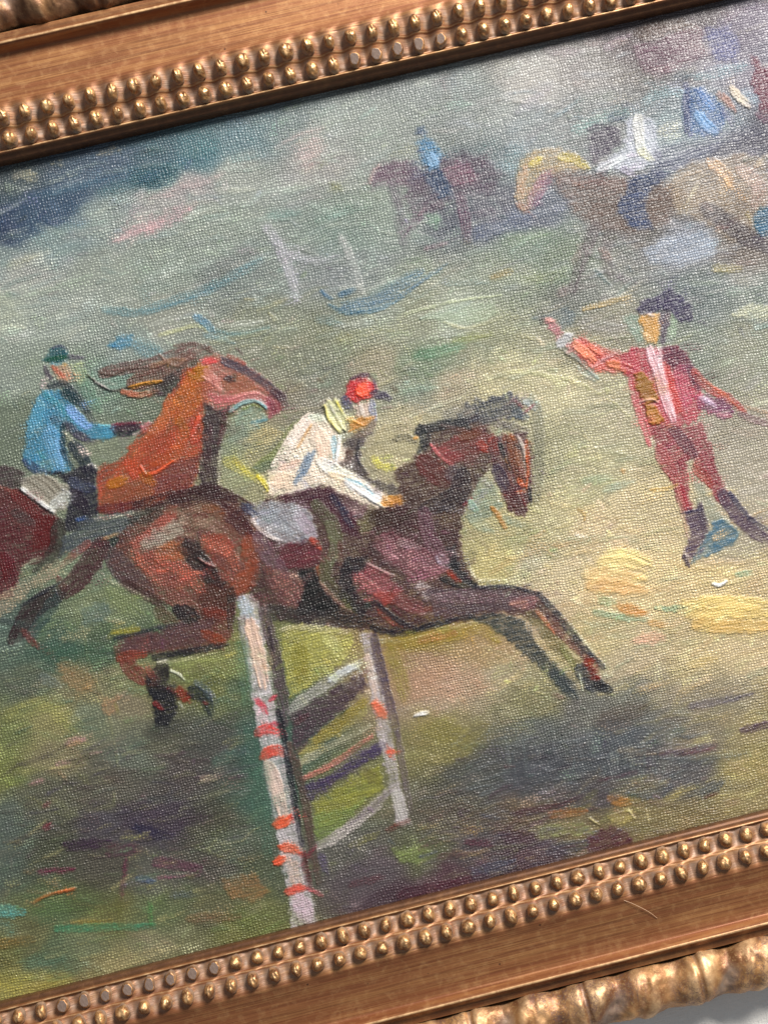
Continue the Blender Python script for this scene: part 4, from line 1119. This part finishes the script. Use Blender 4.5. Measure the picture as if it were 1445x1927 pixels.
def gold_mat(name, band=False, carve=False, bead=False):
    t = NT(name); m = t.math
    tc = t.n('ShaderNodeTexCoord').outputs['Object']
    info = t.n('ShaderNodeObjectInfo')
    if bead:
        va = t.n('ShaderNodeVectorMath', operation='MULTIPLY_ADD'); t.set(va.inputs[0], info.outputs['Location']); va.inputs[1].default_value = (1.0, 1.0, 1.0); t.set(va.inputs[2], tc); tc = va.outputs[0]
    streak = t.noise(t.scale(tc, (28, 1500, 300)), 1.0, 4, 0.6)
    streak2 = t.noise(t.scale(tc, (7, 420, 100)), 1.0, 3, 0.6)
    patch = t.noise(tc, 42.0, 4, 0.6); fine = t.noise(tc, 1300.0, 3, 0.6); mid = t.noise(tc, 330.0, 4, 0.65, 0.4)
    rel = t.n('ShaderNodeAttribute', attribute_name='relief').outputs[2]
    umb = t.n('ShaderNodeAttribute', attribute_name='umber_and_shade').outputs[2]
    gold = t.mix(t.ramp(patch, [(0.35, 0.0), (0.7, 1.0)]), (0.29, 0.125, 0.045, 1) if band else ((0.43, 0.215, 0.095, 1) if carve else (0.43, 0.21, 0.082, 1)), (0.38, 0.18, 0.066, 1) if band else (0.55, 0.285, 0.105, 1))
    brown = (0.15, 0.052, 0.020, 1); dust = (0.25, 0.178, 0.132, 1)
    if band:
        col = t.mix(t.ramp(streak, [(0.38, 0.85), (0.60, 0.0)]), gold, brown)
        col = t.mix(t.ramp(streak2, [(0.40, 0.55), (0.62, 0.0)]), col, (0.22, 0.070, 0.028, 1))
        col = t.mix(t.ramp(mid, [(0.50, 0.0), (0.78, 0.35)]), col, (0.50, 0.30, 0.13, 1))
    else:
        big = t.noise(tc, 75.0, 3, 0.55, 0.3)
        col = t.mix(t.ramp(big if carve else mid, [(0.42, 0.85), (0.62, 0.0)]), gold, brown)
        if bead or carve: col = t.mix(t.ramp(fine, [(0.52, 0.0), (0.70, 0.45)]), col, (0.66, 0.44, 0.20, 1))
    # relief: 0 = hollow with dusty wash, 1 = rubbed crest
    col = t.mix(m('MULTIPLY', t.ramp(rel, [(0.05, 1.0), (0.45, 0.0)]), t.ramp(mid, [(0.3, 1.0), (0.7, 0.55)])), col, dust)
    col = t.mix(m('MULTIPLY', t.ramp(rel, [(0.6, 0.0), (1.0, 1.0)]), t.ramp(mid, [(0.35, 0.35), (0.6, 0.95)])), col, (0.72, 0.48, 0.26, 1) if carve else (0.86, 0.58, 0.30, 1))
    vo = t.n('ShaderNodeTexVoronoi', {'Vector': tc, 'Scale': 140.0}); vd = m('MULTIPLY_ADD', t.noise(tc, 900.0, 1), 0.04, vo.outputs['Distance'])
    sel = m('GREATER_THAN', t.n('ShaderNodeSeparateColor', {0: vo.outputs['Color']}).outputs[0], 0.35)
    spot = m('MULTIPLY', t.ramp(vd, [(0.055, 1.0), (0.085, 0.0)]), sel)
    if band: col = t.mix(m('MULTIPLY', spot, 0.85), col, (0.045, 0.018, 0.010, 1))
    if carve:
        cr = t.noise(t.scale(tc, (260, 210, 210)), 1.0, 6, 0.7, 1.6)
        crack = t.ramp(cr, [(0.470, 0.0), (0.490, 0.9), (0.508, 0.9), (0.526, 0.0)])
        crack = m('MULTIPLY', crack, t.ramp(t.noise(tc, 60.0, 2), [(0.42, 0.0), (0.55, 1.0)]))
        col = t.mix(crack, col, (0.17, 0.10, 0.085, 1))
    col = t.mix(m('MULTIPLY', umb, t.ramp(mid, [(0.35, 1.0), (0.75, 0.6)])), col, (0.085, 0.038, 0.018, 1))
    t.set(t.b.inputs['Base Color'], col)
    t.set(t.b.inputs['Metallic'], t.ramp(rel, [(0.05, 0.08), (0.45, 0.40 if band else (0.50 if carve else 0.62))]))
    t.set(t.b.inputs['Roughness'], t.ramp(mid, [(0.3, (0.42 if carve else 0.31) if not band else 0.42), (0.7, 0.56)]))
    hh = m('ADD', m('MULTIPLY', fine, 0.35), m('MULTIPLY', mid, 0.9 if not carve else 0.5))
    if band: hh = m('ADD', m('MULTIPLY', streak, 1.0), m('MULTIPLY', fine, 0.2))
    t.set(t.b.inputs['Normal'], t.n('ShaderNodeBump', {'Height': hh, 'Strength': 0.8, 'Distance': (0.16 if band else 0.30)*MM}).outputs[0])
    return t.m
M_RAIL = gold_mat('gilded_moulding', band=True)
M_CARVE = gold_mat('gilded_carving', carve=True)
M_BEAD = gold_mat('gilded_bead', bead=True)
def worn_mat():
    t = NT('bare_worn_gesso'); tc = t.n('ShaderNodeTexCoord').outputs['Object']
    s = t.noise(t.scale(tc, (2600, 700, 900)), 1.0, 3, 0.6)
    t.set(t.b.inputs['Base Color'], t.mix(s, (0.06, 0.036, 0.028, 1), (0.27, 0.19, 0.15, 1)))
    t.b.inputs['Roughness'].default_value = 0.45
    t.set(t.b.inputs['Normal'], t.n('ShaderNodeBump', {'Height': s, 'Strength': 0.7, 'Distance': 0.0002}).outputs[0])
    return t.m
M_WORN = worn_mat()

def rail_mesh(name, halflen, ds, zfun, mat, parent, fine, umfun=None):
    # s runs along the rail; mitred ends: s in [-(halflen+d), halflen+d]
    if fine: base = np.concatenate([np.linspace(-1, -0.9, 8)[:-1], np.linspace(-0.9, 0.9, int(2*halflen*.9/0.45)), np.linspace(0.9, 1, 8)[1:]])
    else: base = np.linspace(-1, 1, int(2*halflen/1.6))
    Sg, Dg = np.meshgrid(base, ds, indexing='ij')
    s = Sg*halflen+np.sign(Sg)*np.clip((np.abs(Sg)-0.9)/0.1, 0, 1)*Dg
    z, rel, dd = zfun(s, Dg)
    V = np.stack([s.ravel(), dd.ravel(), z.ravel()], 1)*MM
    o = mesh_np(name, V, gridfaces(len(base), len(ds)), mat, parent)
    fattr(o, 'relief', rel)
    if umfun is not None: fattr(o, 'umber_and_shade', umfun(s, Dg))
    return o

def bead_phase(row, sgn):
    # places of the beads along each rail, read off the photograph
    return {(0, -1): BPH[0], (1, -1): BPH[1], (0, 1): BPH[2], (1, 1): BPH[3]}[(row, sgn)]

def px2world(u, v, z):
    d = Vector(CAMR[0]), Vector(CAMR[1]), Vector(CAMR[2])
    ray = Vector(((u-722.5-SHX)/FPX, -(v-963.5-SHY)/FPX, -1.0))
    w = Vector((d[0].dot(ray), d[1].dot(ray), d[2].dot(ray)))
    t = (z-CAMP[2])/w[2]
    return CAMP[0]+w[0]*t, CAMP[1]+w[1]*t
def world2px(x, y, z):
    p = Vector((x-CAMP[0], y-CAMP[1], z-CAMP[2]))
    c = [sum(CAMR[i][k]*p[i] for i in range(3)) for k in range(3)]
    return 722.5+SHX+FPX*c[0]/-c[2], 963.5+SHY-FPX*c[1]/-c[2]

BPH = [px2world(487, 1802, 6)[0] % PITCH, px2world(1041, 1701, 8)[0] % PITCH, px2world(265, 206, 6)[0] % PITCH, px2world(256, 168, 8)[0] % PITCH]

def vn(x, y, seed): return vnoise(x.astype(np.float32)+500, y.astype(np.float32)+500, seed)

def make_rail(sgn, axis, halflen, fine):
    """sgn -1 = bottom / left, +1 = top / right. rail-local: x along, y outwards, z up."""
    holder = None
    key = (sgn, axis)
    ph = [bead_phase(r, sgn) for r in (0, 1)] if axis == 'x' else [0.0, 3.9]
    flip = -1 if (axis == 'x' and sgn < 0) else 1
    def zf(s, d):
        z = prof(d)+0.10*(vn(s/9, d/3+sgn*7, 5)-.5)
        rel = np.full(z.shape, 0.5)
        for (c, a, b, hgt), p in zip(BEADROWS, ph):
            X = s*flip
            k = (X-p+PITCH/2) % PITCH-PITCH/2
            g = np.exp(-(np.abs(k)/2.7)**2.6-(np.abs(d-c)/3.9)**2.6)
            z = z+1.7*g*np.clip((d-2.7)/1.5, 0, 1)-0.35*np.exp(-((d-c)/3.4)**4)
            inrow = np.exp(-((d-c)/3.4)**4)
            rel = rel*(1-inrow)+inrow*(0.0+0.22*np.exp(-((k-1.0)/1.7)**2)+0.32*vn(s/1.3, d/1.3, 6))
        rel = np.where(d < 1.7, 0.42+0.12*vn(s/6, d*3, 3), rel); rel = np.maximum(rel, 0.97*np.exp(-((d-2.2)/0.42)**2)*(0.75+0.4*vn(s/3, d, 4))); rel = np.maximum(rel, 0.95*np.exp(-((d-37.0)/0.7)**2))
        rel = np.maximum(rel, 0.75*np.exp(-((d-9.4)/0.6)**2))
        return z, rel, d
    ds = np.concatenate([[0.0, 0.0], np.arange(0.15, 19.5, 0.27), np.arange(19.5, 33, 1.1), np.arange(33.3, 42.05, 0.4)])
    o = rail_mesh('frame_rail', halflen, ds, lambda s, d: _close(zf, s, d), M_RAIL, root, fine,
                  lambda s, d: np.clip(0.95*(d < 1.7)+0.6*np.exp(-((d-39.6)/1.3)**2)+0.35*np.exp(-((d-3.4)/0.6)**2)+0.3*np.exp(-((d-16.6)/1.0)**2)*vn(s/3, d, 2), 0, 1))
    # carved outer edge: rolled leaves, one deep cut every 41 mm
    def zc(s, d):
        q = (d-41.6)/(60.8-41.6); ang = np.clip(q, 0, 1)*math.pi*0.97
        r0 = 8.7
        X = s*flip
        ph1 = (X-CUT)/41.3
        f = ph1-np.floor(ph1)
        dx = np.minimum(f, 1-f)*41.3
        lobes = np.sin(2*math.pi*(f*2+0.30*q+0.10))*0.5+0.5
        mid = np.exp(-((f-0.5+0.25*(q-.5))*41.3/2.2)**2)
        lean = np.exp(-((f-0.28+0.5*(q-.5))*41.3/4.5)**2)
        relf = 2.9*lobes**0.7+1.9*vn(X/7+q*2, q*2.4, 8)-1.1*np.exp(-(dx/1.3)**2)-1.3*mid*(0.3+q)-1.6*lean*np.exp(-((q-.62)/.25)**2)+0.7*vn(X/2.4, q*9, 9)+0.25*vn(X/.9, q*22, 10)-1.6
        r = r0+relf*np.sin(np.clip(ang, 0.0, math.pi))**0.6
        dd = 51.0-r*np.cos(ang)*1.0
        z = 5.2+np.sin(ang)*r*0.95
        z = np.where(q <= 0.001, 6.0, z)
        dd = np.where(q <= 0.001, 41.9, dd)
        z = np.where(q > 1.05, -2.2, z); dd = np.where(q > 1.05, 57.5, dd)
        rel = np.clip(0.48+0.16*relf-0.45*np.exp(-(dx/1.0)**2)-0.3*mid-0.5*lean*np.exp(-((q-.62)/.25)**2), 0, 1)
        return z, rel, dd
    dc = np.concatenate([[41.6], np.linspace(41.7, 60.8, 56), [62.5]])
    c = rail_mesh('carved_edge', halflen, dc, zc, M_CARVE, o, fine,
                  lambda s, d: np.clip((0.42 if sgn < 0 else 0.95)*np.clip((0.30+(0.35 if sgn > 0 else 0.0)-(d-41.6)/19.2)/0.25, 0, 1)*(0.5+vn(s/6, d/4, 12)), 0, 1))  # groove stain; extra dark on top and right rolls is painted shade
    return o, c, ph, flip
def _close(zf, s, d):
    z, rel, dd = zf(s, d)
    z[:, 0] = -3.0; dd = dd.copy(); dd[:, 0] = 6.0
    return z, rel, dd
CUT = px2world(1097, 1866, 12)[0]

# bead shapes: half eggs lying across the moulding, each a little different
def bead_mesh(i, worn=False):
    rs = np.random.RandomState(40+i); nu, nv = 26, 15
    u = np.linspace(0, 2*math.pi, nu); v = np.linspace(0, math.pi*0.62, nv)
    U, W = np.meshgrid(u, v, indexing='ij')
    a, b, hg = 2.2*rs.uniform(.93, 1.1), 2.95*rs.uniform(.92, 1.06), 2.75*rs.uniform(.9, 1.06)
    nx, ny, nz = np.sin(W)*np.cos(U), np.sin(W)*np.sin(U), np.cos(W)
    bump = 1+0.22*(vn(nx*1.8+3, ny*1.8+nz, 20+i)-.5)+0.12*(vn(nx*5+3, ny*5+nz*3, 30+i)-.5)
    x, y, z = a*nx*bump, b*ny*bump, hg*nz*bump
    y = y+0.2*z
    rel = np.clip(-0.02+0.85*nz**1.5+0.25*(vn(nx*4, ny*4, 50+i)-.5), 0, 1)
    if worn:
        cut = hg*0.66+0.10*x-0.02*y+0.06*vn(x*3, y*2, 3)
        z = np.minimum(z, cut)
    x[-1] = x[0]; y[-1] = y[0]; z[-1] = z[0]
    V = np.stack([x.ravel(), y.ravel(), z.ravel()], 1)*MM
    F = gridfaces(nu, nv)
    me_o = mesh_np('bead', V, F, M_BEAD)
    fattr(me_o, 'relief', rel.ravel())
    if worn:
        me_o.data.materials.append(M_WORN)
        isflat = (z.ravel() >= cut.ravel()-1e-4)
        mi = np.array([1 if isflat[f].all() else 0 for f in F], np.int32)
        me_o.data.polygons.foreach_set('material_index', mi)
    me = me_o.data; bpy.data.objects.remove(me_o); return me
BEADS = [bead_mesh(i) for i in range(7)]; WORN = [bead_mesh(20+i, True) for i in range(3)]

rails = {}
for (sgn, axis, hl, fine) in ((-1, 'x', HALFX, True), (1, 'x', HALFX, True), (-1, 'y', HALFY, False), (1, 'y', HALFY, False)):
    o, c, ph, flip = make_rail(sgn, axis, hl, fine)
    rot = {(-1, 'x'): math.pi, (1, 'x'): 0.0, (-1, 'y'): math.pi/2, (1, 'y'): -math.pi/2}[(sgn, axis)]
    loc = {(-1, 'x'): (0, -HALFY), (1, 'x'): (0, HALFY), (-1, 'y'): (-HALFX, 0), (1, 'y'): (HALFX, 0)}[(sgn, axis)]
    o.rotation_euler = (0, 0, rot); o.location = (loc[0]*MM, loc[1]*MM, 0)
    rails[(sgn, axis)] = (o, ph, flip, hl)
cands = []
rb = random.Random(5)
for (sgn, axis), (o, ph, flip, hl) in rails.items():
    for r, (c, a, b, hg) in enumerate(BEADROWS):
        p = ph[r]
        k0 = int(math.ceil((-hl-c*0.6-p)/PITCH)); k1 = int(math.floor((hl+c*0.6-p)/PITCH))
        for k in range(k0, k1+1):
            X = p+k*PITCH
            slope = (prof(c+1.5)-prof(c-1.5))/3
            z = prof(c)+0.95
            R = o.rotation_euler[2]
            lx, ly = X*flip, c
            wx = o.location[0]/MM+lx*math.cos(R)-ly*math.sin(R); wy = o.location[1]/MM+lx*math.sin(R)+ly*math.cos(R)
            u, v = world2px(wx, wy, z)
            inside = -12 < u < 1457 and -12 < v < 1939
            d = math.dist((wx, wy, z), CAMP)
            worn = (axis == 'x' and sgn < 0 and r == 0 and 105 < u < 415) or (axis == 'x' and sgn > 0 and r == 0 and 632 < u < 860)
            cands.append((0 if inside else 1, d, (sgn, axis), lx, ly, z, slope, worn))
cands.sort(key=lambda t: (t[0], t[1]))
rest = []
for i, (out, d, key, lx, ly, z, slope, worn) in enumerate(cands):
    me = WORN[i % 3] if worn else BEADS[(i*5+int(lx)) % 7]
    mw = Matrix.Translation(Vector((lx, ly, z))*MM) @ Matrix.Rotation(math.atan(slope), 4, 'X') @ Matrix.Rotation(rb.uniform(-.16, .16), 4, 'Z') @ Matrix.Diagonal((rb.uniform(.94, 1.06), rb.uniform(.94, 1.06), rb.uniform(.92, 1.06), 1))
    par = rails[key][0]
    if i < 100:
        b = bpy.data.objects.new('bead', me); link(b, par); b.matrix_local = mw
        if worn: b['label'] = 'worn flat-topped bead with bare grey brown gesso'
    else:
        rest.append((me, rails[key][0].matrix_basis @ mw if False else (Matrix.Translation(rails[key][0].location) @ Matrix.Rotation(rails[key][0].rotation_euler[2], 4, 'Z') @ mw)))
# the beads beyond the hundred nearest, as one run of beading
Vs, Fs, Rs, Ms, off = [], [], [], [], 0
for me, mw in rest:
    n = len(me.vertices); co = np.empty(n*3, np.float32); me.vertices.foreach_get('co', co); co = co.reshape(-1, 3)
    M = np.array(mw); co = co @ M[:3, :3].T+M[:3, 3]
    f = np.empty(len(me.polygons)*4, np.int32); me.loops.foreach_get('vertex_index', f); f = f.reshape(-1, 4)
    r = np.empty(n, np.float32); me.attributes['relief'].data.foreach_get('value', r)
    mi = np.empty(len(me.polygons), np.int32); me.polygons.foreach_get('material_index', mi)
    Vs.append(co); Fs.append(f+off); Rs.append(r); Ms.append(mi); off += n
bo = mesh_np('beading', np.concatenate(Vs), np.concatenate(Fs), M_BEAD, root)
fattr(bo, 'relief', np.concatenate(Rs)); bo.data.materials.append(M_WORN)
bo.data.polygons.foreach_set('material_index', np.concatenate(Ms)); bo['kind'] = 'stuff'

# ------------------------------------------------ surface under the picture
def cloth_mat():
    t = NT('grey_linen'); tc = t.n('ShaderNodeTexCoord').outputs['Object']
    a = t.noise(t.scale(tc, (260, 1500, 1)), 1.0, 3, 0.6); b = t.noise(t.scale(tc, (1500, 420, 1)), 1.0, 2); c = t.noise(tc, 9.0, 3)
    col = t.mix(c, (0.80, 0.775, 0.73, 1), (0.84, 0.82, 0.78, 1))
    t.set(t.b.inputs['Base Color'], t.mix(t.ramp(a, [(0.3, 0.0), (0.7, 0.25)]), col, (0.70, 0.67, 0.63, 1)))
    t.b.inputs['Roughness'].default_value = 0.75
    t.set(t.b.inputs['Normal'], t.n('ShaderNodeBump', {'Height': t.math('ADD', a, b), 'Strength': 0.7, 'Distance': 0.0004}).outputs[0])
    return t.m
g = np.linspace(-1.2, 1.2, 40); TX, TY = np.meshgrid(g, g, indexing='ij')
tb = mesh_np('table_surface', np.stack([TX.ravel(), TY.ravel(), np.full(TX.size, -2.3*MM)], 1), gridfaces(40, 40), cloth_mat())
tb['kind'] = 'structure'

# ------------------------------------------------ the fine hair lying on the lower rail
def hair():
    pts2 = [(1163, 1692), (1182, 1697), (1204, 1707), (1222, 1717), (1236, 1728)]
    P = []
    for u, v in pts2:
        z = 8.0
        for _ in range(4):
            x, y = px2world(u, v, z); z = float(prof(-HALFY-y))+0.22
        P.append(Vector((x, y, z)))
    P[1].z += .25; P[2].z += .4; P[3].z += .3
    cu = []
    for i in range(len(P)-1):
        for t in np.linspace(0, 1, 8)[:-1]:
            a, b, c, d = P[max(i-1, 0)], P[i], P[i+1], P[min(i+2, len(P)-1)]
            cu.append(0.5*((2*b)+(-a+c)*t+(2*a-5*b+4*c-d)*t*t+(-a+3*b-3*c+d)*t**3))
    cu.append(P[-1]); V = []; k = 6
    for i, p in enumerate(cu):
        tg = (cu[min(i+1, len(cu)-1)]-cu[max(i-1, 0)]).normalized(); n = tg.cross(Vector((0, 0, 1))).normalized(); bn = tg.cross(n)
        r = 0.085*(1-0.6*abs(i/len(cu)-0.5))
        for j in range(k+1):
            an = 2*math.pi*j/k; V.append(((p+(n*math.cos(an)+bn*math.sin(an))*r)*MM)[:])
    t = NT('pale_hair'); t.b.inputs['Base Color'].default_value = (0.62, 0.42, 0.27, 1); t.b.inputs['Roughness'].default_value = 0.3
    o = mesh_np('stray_hair', V, gridfaces(len(cu), k+1), t.m)
    o['label'] = 'thin pale hair lying curved on the lower frame band below the beads'; o['category'] = 'hair'
hair()
